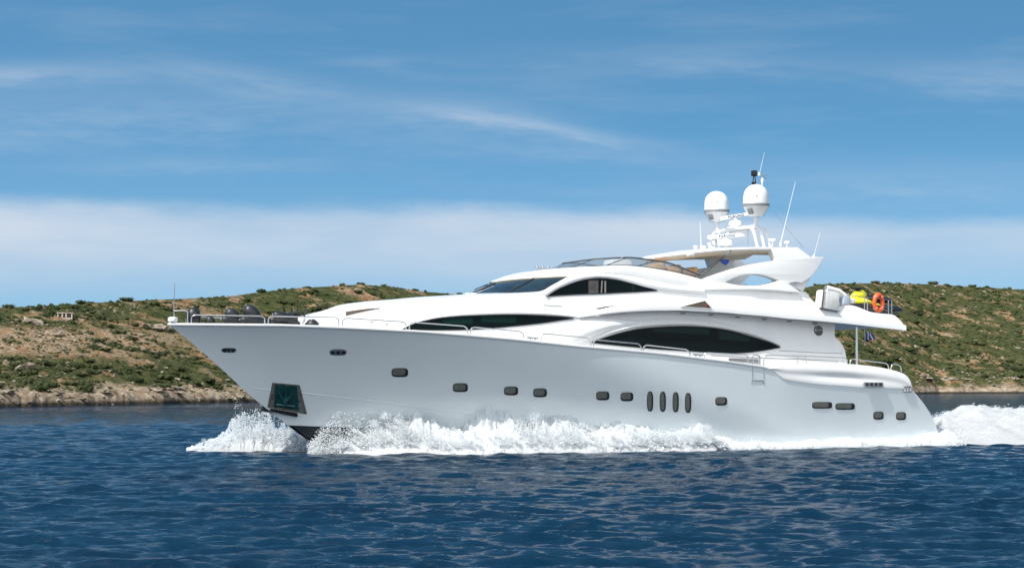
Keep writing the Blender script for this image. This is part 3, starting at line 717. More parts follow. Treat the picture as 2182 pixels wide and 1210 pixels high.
# stern fairlead and vent
o = plate([(1842, 814), (1882, 814.5), (1883, 823), (1842, 822.5)], .09, .05, 'stern_vent', M_grey, yacht, Yq)
for k in range(4): plate([(1845+k*9.5, 815.5), (1851+k*9.5, 815.5), (1851+k*9.5, 821.5), (1845+k*9.5, 821.5)], .10, .02, 'vent_slot', M_black, o, Yq)
p = on_hull(1933, 828, 0); mb = MB()
for dx in (-.13, .0, .13): mb.lathe([(.05, -.08), (.035, 0), (.05, .08)], (p.x+dx, p.y+.02, p.z), 12)
mb.box((p.x, p.y-.02, p.z-.10), (.42, .12, .04)).box((p.x, p.y-.02, p.z+.10), (.42, .12, .04)).build('stern_fairlead', M_steel, yacht)
# boarding-step outline
sp = [on_hull(px, py, .012) for px, py in [(1602, 817), (1602.5, 810), (1627, 810.5), (1628, 817)]]
MB().tube(sp, .014, 6).build('boarding_bracket', M_steel, yacht)
for a, b in (((1604, 782), (1603, 808)), ((1628, 786), (1628, 808))): MB().tube([on_hull(*a, .008), on_hull(*b, .008)], .007, 5).build('panel_seam', M_grey, yacht)
# anchor pocket, both bows
def rail_quad(P, off, n=6, m=8):
    (a, b, c_, d) = P; rows = []
    for j in range(m+1):
        rows.append([tuple(S(lerp(lerp(a[0], b[0], i/n), lerp(d[0], c_[0], i/n), j/m), lerp(lerp(a[1], b[1], i/n), lerp(d[1], c_[1], i/n), j/m), Bf, off)) for i in range(n+1)])
    return rows
pk = solid(MB(), rail_quad([(580.5, 815), (638.5, 820), (654.5, 882.5), (570, 867.5)], .015), .05).build('anchor_pocket', M_steelr, yacht)
solid(MB(), rail_quad([(586, 819), (633, 823), (637, 874), (584, 866)], .025), .02).build('pocket_recess', M_teal, pk)
rows_l = rail_quad([(578, 870), (634, 880), (634, 888), (577, 876)], .14, 6, 2); lip = solid(MB(), rows_l, .2); lip.build('pocket_lip', M_black, pk)
an = MB(); a = on_hull(608, 862, .10); t = on_hull(609, 842, .10)
an.tube([a, t, on_hull(608, 824, .06)], .05, 8)
for e in ((586, 820), (634, 822)):
    q = on_hull(*e, .09); mid = on_hull(lerp(608, e[0], .45), 843, .13)
    an.tube([on_hull(608, 858, .13), mid, q], .10, 8, r1=.02, squash=.5)
an.tube([on_hull(589, 862, .08), on_hull(628, 866, .08)], .05, 8)
an.build('anchor', M_teal, pk)
l2 = MB(); l2.v = [(x, -y, z) for x, y, z in lip.v]; l2.f = lip.f
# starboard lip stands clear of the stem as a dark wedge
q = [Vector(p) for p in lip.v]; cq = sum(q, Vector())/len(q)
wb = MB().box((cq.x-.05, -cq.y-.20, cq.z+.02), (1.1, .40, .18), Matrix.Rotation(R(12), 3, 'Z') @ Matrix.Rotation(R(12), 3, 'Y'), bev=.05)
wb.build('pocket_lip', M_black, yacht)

# ---- handrails: each hoop of bent tube is a part
HOOPS = [[(400, 690), (400, 664), (396, 662), (371, 662)],
 [(408, 690), (408, 676), (414, 671.5), (557, 673.5), (564, 678), (564, 692)],
 [(571, 692), (572, 678), (577, 673.5), (717, 676.5), (722, 682), (722, 697)],
 [(729, 697), (730, 682), (738, 678), (858, 685.5), (865, 691), (866, 704)],
 [(871.5, 704), (873, 690), (881, 686.5), (989, 694.5), (996, 700), (996, 714)],
 [(1002, 714), (1004, 700), (1010, 697), (1107, 706), (1115, 711), (1117, 725)],
 [(1152, 729), (1154, 714), (1161, 711), (1250, 719.5), (1257, 724), (1259, 740)],
 [(1265, 740), (1264, 729), (1271, 724), (1360, 732), (1366, 737), (1366.5, 750)],
 [(1371, 750), (1371, 739), (1377, 735), (1463, 744.5), (1470, 750), (1470, 761)],
 [(1501, 764), (1502, 753), (1506, 751), (1590, 756), (1594, 760), (1594, 775)],
 [(1604, 776), (1604, 758), (1608, 756), (1616, 757), (1619, 760), (1619, 779)]]
def hoop(P, yf, r=.024):
    pts = []
    V = [Vector(S(a, b, yf)) for a, b in P]
    pts.append(V[0])
    for i in range(1, len(V)-1):
        a, b, c_ = V[i-1], V[i], V[i+1]; k = min(.35, .06/max(.01, (a-b).length)), min(.35, .06/max(.01, (c_-b).length))
        p1, p2 = b.lerp(a, k[0]), b.lerp(c_, k[1])
        for t in (0, .33, .66, 1): pts.append(p1.lerp(b, t).lerp(b.lerp(p2, t), t))
    pts.append(V[-1])
    return MB().tube(pts, r, 7).build('handrail', M_steel, yacht)
def Yr(x, z): return max(.02, Bf(x, zs(x))-.10)
for P in HOOPS: hoop(P, Yr)
def Yr2(x, z): return 3.05
hoop([(1627, 783), (1628, 760), (1632, 757), (1720, 758.5), (1800, 762.5), (1805, 766), (1805, 777)], Yr2)
hoop([(1811, 777), (1812, 768), (1816, 765), (1886, 773), (1892, 777), (1894, 786)], Yr2)
hoop([(1898, 787), (1900, 778), (1904, 775.5), (1914, 777.5), (1919, 781), (1921, 791)], Yr2)
for px, py in [(1700, 775), (1718, 775)]: MB().tube([S(px, py, Yr2), S(px, py-16, Yr2)], .018, 6).build('rail_post', M_steel, yacht)
# starboard hoops near the bow, glimpsed past the fenders
for P in HOOPS[1:3]:
    V = [Vector(S(a, b, Yr)) for a, b in P]; V = [Vector((v.x, -v.y, v.z)) for v in V]; MB().tube(V, .022, 6).build('handrail', M_steel, yacht)
# mooring cleats between the hoops
for px, py in [(1135, 722), (1487, 758)]:
    p = Vector(S(px, py, Yr)); mb = MB().tube([p+Vector((-.22, 0, .05)), p+Vector((.22, 0, .02))], .03, 8)
    for dx in (-.09, .09): mb.tube([p+Vector((dx, 0, .04)), p+Vector((dx, 0, -.14))], .025, 7)
    mb.build('cleat', M_steel, yacht)
# small marks on the fore house side
for px, py in [(792, 686), (824, 691), (1188, 723)]: MB().ball(S(px, py, YS, .01), .035, 1.4, .5, .8).build('filler_cap', M_grey, yacht)
# jackstaff and bow light
mb = MB().tube([loc(371, 689, 0), loc(371, 640, 0), loc(372, 603, 0)], .022, 6, r1=.012); mb.build('jackstaff', M_grey, yacht)
x, y, z = loc(367, 683, 0); MB().lathe([(.10, -.16), (.12, -.06), (.17, -.02), (.17, .09), (.12, .12), (0, .13)], (x+.02, y, z), 16).build('bow_light', M_white, yacht)
# cockpit pillar
MB().tube([S(1825, 697, Yr2), S(1826, 777, Yr2)], .055, 10).build('cockpit_pillar', M_steel, yacht)
MB().tube([tuple(Vector(S(1825, 697, Yr2))*Vector((1, -1, 1)) if False else (S(1825, 697, Yr2)[0], -3.05, S(1825, 697, Yr2)[2])), (S(1826, 777, Yr2)[0], -3.05, S(1826, 777, Yr2)[2])], .055, 10).build('cockpit_pillar', M_steel, yacht)
# guard rail of the boat deck aft
def Yg(x, z): return 2.85
def bar(a, b, y=2.85, r=.017): return MB().tube([loc(*a, y), loc(*b, y)], r, 6)
gr = empty('deck_guardrail', (0, 0, 0), 0, yacht)
for a, b, y in [((1842, 662), (1842, 634), 2.85), ((1848, 663), (1848, 634), 2.85), ((1893, 670), (1893, 640), 2.6), ((1900, 671), (1900, 640), 2.6)]: bar(a, b, y, .022).build('rail_post', M_steel, gr)
for a, b in (((1806, 629), (1848, 634)), ((1848, 634), (1900, 640)), ((1848, 650), (1900, 655)), ((1848, 657), (1900, 662)), ((1848, 643), (1900, 648))): bar(a, b, 2.75).build('rail_bar', M_steel, gr)

# ---- things carried by the yacht (each stays a thing of its own)
YM = Matrix.Translation((BX, BY, 0)) @ Matrix.Rotation(TH, 4, 'Z')
def free_empty(name, p):
    """an Empty in the world, at boat point p, turned like the boat"""
    o = empty(name, YM @ Vector((p[0], -p[1], p[2])), TH); return o
def fender(px, py, y, L, r, d, label, strap=True):
    """bullet fender; px,py = tip of its dome"""
    tip = Vector(loc(px, py, y)); d = Vector(d).normalized(); base = tip-d*L
    o = free_empty('fender', base); tag(o, label, 'fender', 'black fenders stowed on the foredeck')
    prof = [(0, 0), (r*.8, .02), (r, .10)]+[(r, L-1.5*r)]+[(r*math.cos(a)**.8, L-1.5*r+1.5*r*math.sin(a)) for a in [k*math.pi/16 for k in range(1, 8)]]+[(0.001, L)]
    MB().lathe(prof, (0, 0, 0), 22, d).build('fender_body', M_rubber, o)
    q = d*L; MB().lathe([(.03, -.02), (.035, .03), (.0, .05)], q, 10, d).build('fender_eye', M_grey, o)
    if strap: MB().lathe([(r+.006, -.03), (r+.012, 0), (r+.006, .03)], d*(L*.45), 22, d).build('strap', M_black, o)
    return o
fender(411, 655, .12, .58, .25, (-.1, .1, 1), 'black bullet fender standing nearest the bow tip, behind the pulpit rail')
fender(447, 673, .3, .36, .18, (-.1, .2, .8), 'short squat black fender low between the first two tall ones')
fender(484, 659, .45, .62, .22, (-.6, .1, .66), 'sloping black fender, middle-sized, second dome from the bow')
fender(525, 651, .6, .76, .27, (-.55, .1, .8), 'largest black fender, its dome the highest of those on the foredeck')
fender(664, 682, 1.2, .42, .26, (-.2, .4, .6), 'black rounded fender farthest aft, beside the white coachroof')
fender(582, 670, .8, 1.0, .17, (-.95, .1, .22), 'low black fender lying just ahead of the windlass', True)
fender(472, 680, .5, 1.2, .15, (-1, 0, .12), 'long black fender lying flat on the deck behind the first rail hoop')
fender(512, 681, .75, 1.1, .15, (-1, 0, .10), 'black fender lying flat just aft of the long one')
# windlass
c0 = loc(628, 694, .2); wl = free_empty('windlass', c0); tag(wl, 'dark windlass with upright levers on the foredeck behind the rail', 'windlass')
MB().lathe([(.30, -.05), (.30, .1), (.18, .16), (.16, .34), (.26, .40), (.26, .46), (0, .50)], (0, 0, 0), 20).build('drum', M_rubber, wl)
MB().box((-.5, 0, .08), (.8, .6, .28), bev=.08).build('windlass_motor', M_rubber, wl)
mb = MB()
for dx, dy in ((-.3, 0), (-.12, .1), (.1, -.1), (.28, .1)): mb.tube([(dx, dy, .2), (dx*1.4, dy, .62)], .035, 6)
mb.build('lever', M_black, wl)
c0 = loc(643, 688, .9); o = free_empty('searchlight', c0); tag(o, 'small round white lamp on the foredeck among the dark gear', 'lamp')
MB().ball((0, 0, .12), .14, 1, 1, .9).build('lamp_head', M_white, o); MB().tube([(0, 0, -.1), (0, 0, .02)], .05, 8).build('lamp_stand', M_white, o)

# life ring
c0 = loc(1872, 645, 2.9); o = free_empty('life_ring', c0); tag(o, 'orange life ring hung on the guard rail of the boat deck aft', 'life ring')
n1 = Vector((.25, 1, 0)).normalized(); e1 = Vector((1, -.25, 0)).normalized(); e2 = Vector((0, 0, 1))
ea = Vector((math.cos(R(-12)), math.sin(R(-12)), 0))
rr_ = .285; rows = []
for k in range(37):
    a = 2*math.pi*k/36; dirv = ea*math.cos(a)*.86+e2*math.sin(a)*1.06; cen = dirv*rr_; dn = dirv.normalized(); nn = Vector((-ea.y, ea.x, 0))
    rows.append([cen+dn*.095*math.cos(2*math.pi*j/12)+nn*.075*math.sin(2*math.pi*j/12) for j in range(12)])
MB().grid(rows, True).build('ring', M_orange, o)
for a in (45, 135, 225, 315):
    a = R(a); cen = (ea*math.cos(a)*.86+e2*math.sin(a)*1.06)*rr_
    MB().ball(cen+Vector((0, .0, 0)), .103, 1, 1, 1, 10, 6).build('ring_band', mat('ring_tape', (.72, .20, .10), .4), o)
rp_ = [(ea*math.cos(a)*.86+e2*math.sin(a)*1.06)*(rr_-.03)+Vector((0, .1, 0))*math.sin(4*a) for a in [R(10*k) for k in range(37)]]
MB().tube(rp_, .012, 5, False).build('grab_line', M_orange, o)

# jet ski
c0 = loc(1845, 669, 1.5); js = free_empty('jet_ski', c0); tag(js, 'yellow and black jet ski stowed on the boat deck behind the life ring', 'jet ski')
def loft(sections, mbx):
    rows = []
    for x_, w_, zb_, zt_ in sections:
        rows.append([(x_, w_*math.cos(a), (zb_+zt_)/2+(zt_-zb_)/2*math.sin(a)) for a in [2*math.pi*k/16 for k in range(16)]])
    mbx.grid(rows, True); mbx.fan(rows[0][::-1]).fan(rows[-1]); return mbx
loft([(-1.45, .08, .22, .34), (-1.2, .34, .08, .46), (-.8, .5, .0, .52), (0, .58, -.05, .46), (.8, .58, -.05, .40), (1.4, .52, 0, .34), (1.5, .45, .05, .30)], MB()).build('jet_ski_hull', M_black, js, smooth=60)
loft([(-1.42, .06, .30, .36), (-1.1, .36, .26, .58), (-.7, .46, .26, .70), (-.2, .42, .28, .66), (.2, .48, .26, .48), (.6, .42, .24, .36)], MB()).build('deck_moulding', M_yellow, js, smooth=60)
loft([(-.1, .12, .5, .72), (.2, .20, .45, .78), (.8, .20, .45, .74), (1.25, .14, .4, .64)], MB()).build('saddle', M_black, js, smooth=60)
loft([(-.75, .10, .62, .72), (-.5, .22, .60, .92), (-.2, .20, .60, .96), (0, .08, .62, .86)], MB()).build('steering_cowl', M_yellow, js, smooth=60)
MB().tube([(-.28, -.38, 1.0), (-.42, 0, .95), (-.28, .38, 1.0)], .03, 7).build('handlebar', M_black, js)
MB().box((-.48, 0, 1.02), (.24, .42, .06)).build('dashboard', M_black, js)

# life-raft case in its cradle and the deck crane
c0 = loc(1763, 640, 3.05); o = free_empty('life_raft_case', c0); tag(o, 'weathered white life raft case strapped outside the upper deck rail', 'life raft case')
rot = Matrix.Rotation(R(8), 3, 'Y')
MB().box((0, 0, 0), (.88, .42, .72), rot, bev=.10).build('case_shell', M_canvas, o)
MB().tube([rot @ Vector(q) for q in [(-.38, -.23, -.38), (-.38, .23, -.38), (-.38, .23, .38), (-.38, -.23, .38), (-.38, -.23, -.38)]], .022, 6, False).build('strap', M_black, o)
MB().box((-.02, .02, -.36), (.85, .44, .035), rot).build('cradle_bar', M_grey, o)
c0 = loc(1780, 655, 2.2); o = free_empty('deck_crane', c0); tag(o, 'white deck crane with canvas-covered arm rising behind the life raft case', 'crane')
def rel(px, py, y): p = Vector(loc(px, py, y)); return p-Vector(c0)
MB().tube([(0, 0, -.6), (0, 0, .35)], .16, 12).build('crane_post', M_white, o)
MB().tube([rel(1760, 614, 2.2), rel(1785, 621, 2.2), rel(1802, 634, 2.2)], .16, 12, r1=.17, squash=.8).build('crane_arm', M_canvas, o)
MB().box(rel(1800, 638, 2.2), (.34, .34, .42), bev=.08).build('crane_head', mat('blue_grey_canvas', (.42, .48, .55), .7, bump=.5, bscale=6), o)
MB().box(rel(1813, 641, 2.1), (.26, .3, .22), bev=.06).build('winch', M_white, o)

# small pennant under the hardtop, ensign under the after deck
def flag(name, pts, label, mats, y, parts=None):
    c_ = Vector(loc(*pts[0], y)); o = free_empty(name, c_); tag(o, label, 'flag')
    return o, c_
o, c_ = flag('pennant', [(1534, 554)], 'small dark blue pennant hanging from the hardtop struts', None, 2.0)
P = [Vector(loc(a, b, 2.0))-c_ for a, b in [(1533, 553), (1552, 553.5), (1553, 559), (1545, 565.5), (1538, 560)]]
MB().fan([p+Vector((0, .01+.03*(i % 2), 0)) for i, p in enumerate(P)]).fan([p+Vector((0, -.02+.03*(i % 2), 0)) for i, p in enumerate(P)][::-1]).build('pennant_cloth', M_blue, o)
MB().tube([Vector(loc(1554, 553, 2.0))-c_, Vector(loc(1566, 575, 2.2))-c_], .006, 4).build('halyard', M_grey, o)
MB().tube([Vector(loc(1533, 553, 2.0))-c_, Vector(loc(1552, 539, 2.2))-c_], .006, 4).build('halyard', M_grey, o)
o, c_ = flag('ensign', [(1844, 709)], 'small blue and white flag hanging limp below the after deck', None, 1.0)
stripes = 5
for k in range(stripes):
    rows = []
    for j in range(5):
        px = 1843+k*3.4; rows.append([Vector(loc(px+dx+j*.9, 708+j*4.0, 1.0))-c_+Vector((0, .05*math.sin(j*1.3+k), 0)) for dx in (0, 1.7, 3.5)])
    MB().grid(rows).build('flag_stripe', M_blue if k % 2 == 0 else M_flagw, o)
MB().tube([Vector(loc(1842, 700, 1.0))-c_, Vector(loc(1843, 730, 1.0))-c_], .015, 6).build('flag_staff', M_steel, o)

# ------------------------------------------------------------------ noise in numpy
def vnoise(x, y, seed):
    xi, yi = np.floor(x).astype(np.int64), np.floor(y).astype(np.int64); xf, yf = x-xi, y-yi
    def h(a, b):
        n = (a*374761393+b*668265263+seed*974634777) & 0xffffffff; n = ((n ^ (n >> 13))*1274126177) & 0xffffffff
        return ((n ^ (n >> 16)) & 0xffff)/65535.
    u, v = xf*xf*(3-2*xf), yf*yf*(3-2*yf)
    return (h(xi, yi)*(1-u)+h(xi+1, yi)*u)*(1-v)+(h(xi, yi+1)*(1-u)+h(xi+1, yi+1)*u)*v
def fbm(x, y, seed, o=5, g=.5):
    x = np.asarray(x, float); y = np.asarray(y, float); s_ = 0; a = 1; t = 0
    for k in range(o): s_ = s_+a*vnoise(x*2**k+k*17.3, y*2**k-k*9.1, seed+k); t += a; a *= g
    return s_/t
def np_mesh(name, V, Fq, material, smooth=True):
    me = bpy.data.meshes.new(name); V = np.asarray(V, np.float32); Fq = np.asarray(Fq, np.int32); k = Fq.shape[1]
    me.vertices.add(len(V)); me.vertices.foreach_set('co', V.ravel()); me.loops.add(Fq.size); me.loops.foreach_set('vertex_index', Fq.ravel())
    me.polygons.add(len(Fq)); me.polygons.foreach_set('loop_start', np.arange(len(Fq), dtype=np.int32)*k)
    me.polygons.foreach_set('use_smooth', np.full(len(Fq), smooth)); me.update(calc_edges=True); me.validate()
    me.materials.append(material); o = bpy.data.objects.new(name, me); link(o); return o
def grid_faces(nr, nc):
    i, j = np.meshgrid(np.arange(nr-1), np.arange(nc-1), indexing='ij'); a = (i*nc+j).ravel()
    return np.stack([a, a+1, a+nc+1, a+nc], 1)

# ------------------------------------------------------------------ sea
def sea_mat():
    m = bpy.data.materials.new('sea_water'); m.use_nodes = True; t = NT(m.node_tree); p = t.n['Principled BSDF']
    p.inputs['IOR'].default_value = 1.33; p.inputs['Roughness'].default_value = .09; p.inputs['Specular IOR Level'].default_value = .5
    g = t.new('ShaderNodeNewGeometry'); P_ = g.outputs['Position']
    n = t.noise(t.mapping(P_, (.05, .12, 1)), 1, 4, .6)
    t.link(t.ramp(n, [(.3, (.0002, .009, .024)), (.7, (.0005, .020, .045))]), p.inputs['Base Color'])
    a = t.noise(t.mapping(P_, (1.0, 1.5, 1)), 5.0, 6, .66, .3); b = t.noise(t.mapping(P_, (1.0, 1.6, 1)), .55, 6, .65, .2)
    cd = t.new('ShaderNodeVectorMath', operation='LENGTH'); t.link(P_, cd.inputs[0])
    h = t.math('ADD', t.math('MULTIPLY', a, .055), t.math('MULTIPLY', b, t.math('MULTIPLY', t.smooth(cd.outputs['Value'], 70, 200), 1.1)))
    bm = t.new('ShaderNodeBump'); bm.inputs['Strength'].default_value = 1; bm.inputs['Distance'].default_value = 1; t.link(h, bm.inputs['Height']); t.link(bm.outputs[0], p.inputs['Normal'])
    return m
M_sea = sea_mat()
ys = [3.0]
while ys[-1] < 7000: ys.append(ys[-1]*(1.0023 if 20 < ys[-1] < 110 else (1.0045 if ys[-1] < 520 else 1.05)) if ys[-1] > 20 else ys[-1]*1.03)
ys = np.array(ys)
core = np.linspace(-.34, .34, 561); sidec = .34+np.cumsum(.004*1.075**np.arange(1, 62)); us = np.concatenate([-sidec[::-1], core, sidec])
UU, YY = np.meshgrid(us, ys); XX = UU*YY
rowsp = np.gradient(ys)[:, None]*np.ones_like(UU); colsp = np.abs(np.gradient(us)[None, :]*YY)
H = np.zeros_like(XX); DX = np.zeros_like(XX); DY = np.zeros_like(XX)
rs_ = np.random.default_rng(11)
for k in range(90):
    lam = .20*(4.5/.20)**(k/89); ang = rs_.normal(R(256), R(30)); kk = 2*math.pi/lam; ph = rs_.uniform(0, 6.28)
    amp = .0120*lam*min(1, lam/.9)**.45*rs_.uniform(.4, 1.5)/(1+(lam/1.1)**2)*(1. if lam < .45 else 1.05)
    fade = np.clip((lam/np.maximum(rowsp, colsp)-1.9)/1.5, 0, 1)
    arg = kk*(XX*math.cos(ang)+YY*math.sin(ang))+ph+1.5*np.sin(XX*.21*rs_.uniform(.5, 1.5)+YY*.17+ph)
    H += fade*amp*np.sin(arg); q = fade*amp*.55*np.cos(arg); DX += q*math.cos(ang); DY += q*math.sin(ang)
H *= (.65+.7*fbm(XX*.12, YY*.16, 5, 3))
V = np.stack([XX+DX, YY+DY, H], -1).reshape(-1, 3); Fs = grid_faces(len(ys), len(us))
k = len(V); big = np.array([[-9000, -9000, -.9], [9000, -9000, -.9], [9000, 9000, -.9], [-9000, 9000, -.9]])
sea = np_mesh('sea', np.concatenate([V, big]), np.concatenate([Fs, [[k, k+1, k+2, k+3]]]), M_sea); sea['kind'] = 'structure'

# ------------------------------------------------------------------ foam and spray
def foam_mat():
    m = bpy.data.materials.new('sea_foam'); m.use_nodes = True; t = NT(m.node_tree); p = t.n['Principled BSDF']
    g = t.new('ShaderNodeNewGeometry')
    n = t.noise(g.outputs['Position'], 2.2, 5, .6); t.link(t.ramp(n, [(.3, (.88, .90, .92)), (.6, (.95, .955, .96))]), p.inputs['Base Color'])
    p.inputs['Roughness'].default_value = .7; p.inputs['Specular IOR Level'].default_value = .2
    tr_ = t.new('ShaderNodeBsdfTranslucent'); tr_.inputs[0].default_value = (.9, .93, .95, 1)
    mx = t.new('ShaderNodeMixShader'); mx.inputs[0].default_value = .6; t.link(p.outputs[0], mx.inputs[1]); t.link(tr_.outputs[0], mx.inputs[2])
    t.link(mx.outputs[0], t.n['Material Output'].inputs[0]); return m
M_foam = foam_mat()
ICO = bmesh.new(); bmesh.ops.create_icosphere(ICO, subdivisions=1, radius=1); IV = np.array([v.co[:] for v in ICO.verts]); IF = np.array([[v.index for v in f.verts] for f in ICO.faces]); ICO.free()
OV = np.array([[1, 0, 0], [-1, 0, 0], [0, 1, 0], [0, -1, 0], [0, 0, 1], [0, 0, -1.]]); OF = np.array([[0, 2, 4], [2, 1, 4], [1, 3, 4], [3, 0, 4], [2, 0, 5], [1, 2, 5], [3, 1, 5], [0, 3, 5]])
def blobs(C, r, BV, BF, sq=None, seed=0):
    """many small solids, one mesh: centres C (n,3), radii r (n,)"""
    g = np.random.default_rng(seed); n = len(C)
    th = g.uniform(0, 6.28, n); c_, s_ = np.cos(th), np.sin(th)
    B = np.repeat(BV[None], n, 0)*g.uniform(.75, 1.3, (n, len(BV), 1)); 
    sc3 = g.uniform(.7, 1.35, (n, 1, 3)) if sq is None else sq[:, None, :]
    B = B*sc3; Bx = B[..., 0]*c_[:, None]-B[..., 1]*s_[:, None]; By = B[..., 0]*s_[:, None]+B[..., 1]*c_[:, None]; B = np.stack([Bx, By, B[..., 2]], -1)
    V = C[:, None]+B*r[:, None, None]; Fx = BF[None]+(np.arange(n)*len(BV))[:, None, None]
    return V.reshape(-1, 3), Fx.reshape(-1, 3)
def to_world(P):
    """(n,3) boat points (port +) -> world"""
    x, y, z = P[:, 0], P[:, 1], P[:, 2]; return np.stack([BX+x*ct+y*st, BY+x*st-y*ct, z], 1)
TRS = np.array([[4.6, .0], [5.2, .15]])
def bwl(x): return np.array([Bf(float(a), .15) for a in x])
def merge(parts):
    Vs, Fs_, k = [], [], 0
    for v, f in parts: Vs.append(v); Fs_.append(f+k); k += len(v)
    return np.concatenate(Vs), np.concatenate(Fs_)
def hx(x, T): a = np.array(T); return np.interp(x, a[:, 0], a[:, 1])
# crest height along the port side (x aft from bow) and how far the foam reaches out
PH = [(4.9, .02), (5.5, .22), (6.1, .65), (6.9, 1.05), (7.5, 1.1), (8.5, .88), (9.5, .74), (10.5, .78), (11.5, 1.05), (12.6, 1.08), (13.4, 1.0), (14.2, .80), (15.5, .75), (17.5, .62), (18.6, .70), (19.4, .75), (20, .34), (22, .24), (25, .20), (28, .24), (31, .34)]
PW = [(4.9, .3), (5.6, 1.0), (7, 1.7), (10, 2.3), (14, 2.2), (18, 1.8), (21, 1.1), (25, .8), (28, .95), (31, 1.2)]
def core_sheet(x1, x2, n, m, side, seed, hT, wT, hk=.62, out=0.):
    """the solid white heap itself, as a lumpy sheet"""
    xs_ = np.linspace(x1, x2, n); b = bwl(xs_)-.15+out*np.interp(xs_, [5, 6, 10, 16, 20], [0, .5, .5, .2, 0]); h = hx(xs_, hT); wd = hx(xs_, wT)+.15
    tt = np.linspace(0, 1, m); Xg = np.repeat(xs_[:, None], m, 1); Yg_ = b[:, None]+wd[:, None]*tt[None]
    lump = fbm(Xg*1.6, Yg_*1.6, seed, 5, .62); big_ = fbm(Xg*.55+3, Yg_*.5, seed+9, 3)
    prof = np.sin(math.pi*(tt[None]*.80+.20))**.7*np.clip(1.5-1.5*tt[None], 0, 1)**.5*1.1
    hk = hk*np.interp(xs_, [5, 6.8, 8.6], [.35, .45, 1.])[:, None]*(.4+1.2*fbm(Xg*2.4, Yg_*1.1, seed+21, 6, .72))
    Zg = h[:, None]*hk*prof*(.35+1.25*lump)*(.55+.9*big_)+.16*lump*(1-tt[None]**6)+.02-.25*tt[None]**5
    Yg_ = Yg_+(fbm(Xg*1.2, Zg*1.5, seed+3, 4)-.5)*.5*tt[None]
    P = np.stack([Xg, Yg_*side, Zg], -1).reshape(-1, 3); q = grid_faces(n, m); return to_world(P), np.concatenate([q[:, :3], q[:, [0, 2, 3]]])
def spray(n, x1, x2, side, hT, wT, seed, r0=.010, r1=.028, hmul=1., base=.35, clump=1.6, pw=1.7):
    """thrown drops in clumps: dense low down, thinning upward, gathered in fingers"""
    g = np.random.default_rng(seed); x = g.uniform(x1, x2, n); u = g.random(n)
    f = fbm(x*1.3, u*3, seed, 4, .6); fing = .35+1.25*fbm(x*3.1, np.full(n, .5), seed+5, 3, .7)
    h = hx(x, hT)*fing*hmul; z = h*(base+(1-base)*g.random(n)**pw*1.15)
    y = bwl(x)+hx(x, wT)*g.random(n)**.8*(.95-.35*z/np.maximum(h*1.3, .1))*.85+.15+.25*z
    keep = fbm(x*clump*2, z*clump*2.5+y, seed+2, 4, .65) > .40+.13*(z/np.maximum(hx(x, hT), .1))
    x, y, z = x[keep], y[keep], z[keep]
    r = g.uniform(r0, r1, len(x))*g.uniform(.5, 1.2, len(x)); return to_world(np.stack([x, y*side, z], 1)), r
parts = [core_sheet(5.1, 31.3, 760, 46, 1, 3, PH, PW), core_sheet(5.4, 31.3, 900, 40, 1, 83, PH, [(a, b*.75) for a, b in PW], .85, .6), core_sheet(6.2, 20.3, 900, 36, 1, 133, PH, [(a, b*.5) for a, b in PW], 1.0, .8), core_sheet(6.6, 20.1, 900, 30, 1, 173, PH, [(a, b*.35) for a, b in PW], .88, 1.25)]
C, r = spray(120000, 5.2, 20.2, 1, PH, PW, 21, .009, .022, 1.0, base=.35); parts.append(blobs(C, r, OV, OF, seed=1))
C, r = spray(16000, 5.4, 20.0, 1, PH, PW, 24, .006, .016, 1.3, pw=1.5); parts.append(blobs(C, r, OV, OF, seed=2))
C, r = spray(9000, 5.2, 31.3, 1, PH, PW, 25, .02, .045, .6, base=.1); parts.append(blobs(C, r, IV, IF, seed=3))
C, r = spray(6000, 20, 31.3, 1, PH, PW, 26, .01, .025, 1.3, base=.1); parts.append(blobs(C, r, OV, OF, seed=4))
V, Fx = merge(parts); o = np_mesh('bow_wave', V, Fx, M_foam); tag(o, 'white foam and spray thrown up along the near side of the yacht', 'spray', kind='stuff')
# fine veil of drops in front of the dark forefoot
g = np.random.default_rng(44); n = 9000; x = g.uniform(5.0, 9.0, n); z = g.random(n)**1.2*1.5*np.interp(x, [5, 5.8, 9], [.25, 1, .9]); y = bwl(x)+g.random(n)*.9+.05
C = to_world(np.stack([x, y, z], 1)); V, Fx = blobs(C, g.uniform(.010, .026, n), OV, OF, seed=5)
o = np_mesh('spray_drops', V, Fx, M_foam); tag(o, 'fine flying drops in front of the dark forefoot of the bow', 'spray', kind='stuff')
# far side of the bow: fan of spray seen left of the stem
def fan_spray(n, seed, r0, r1, hm):
    g = np.random.default_rng(seed); a = g.random(n); px = 400+270*a
    hpx = np.interp(px, [400, 440, 480, 505, 530, 560, 600, 640, 670], [4, 16, 34, 66, 74, 84, 70, 50, 24])*(.45+1.1*fbm(px/22., np.full(n, 1.), seed, 4, .65))*hm
    t = g.random(n)**1.6; dep = 67.5+2.3*g.random(n)-(px-400)/270*1.2; z = hpx*t/58.
    keep = fbm(px/14., t*4+dep, seed+1, 4, .6) > .36+.12*t
    px, dep, z = px[keep], dep[keep], z[keep]
    C = np.stack([(px-CX)/F*dep, dep, z], 1); return C, g.uniform(r0, r1, len(px))
parts = []
for n, s_, a_, b_, hm in ((40000, 61, .008, .022, .95), (10000, 62, .006, .016, 1.25), (4000, 63, .02, .05, .7)):
    C, r = fan_spray(n, s_, a_, b_, hm); parts.append(blobs(C, r, OV if b_ < .1 else IV, OF if b_ < .1 else IF, seed=s_))
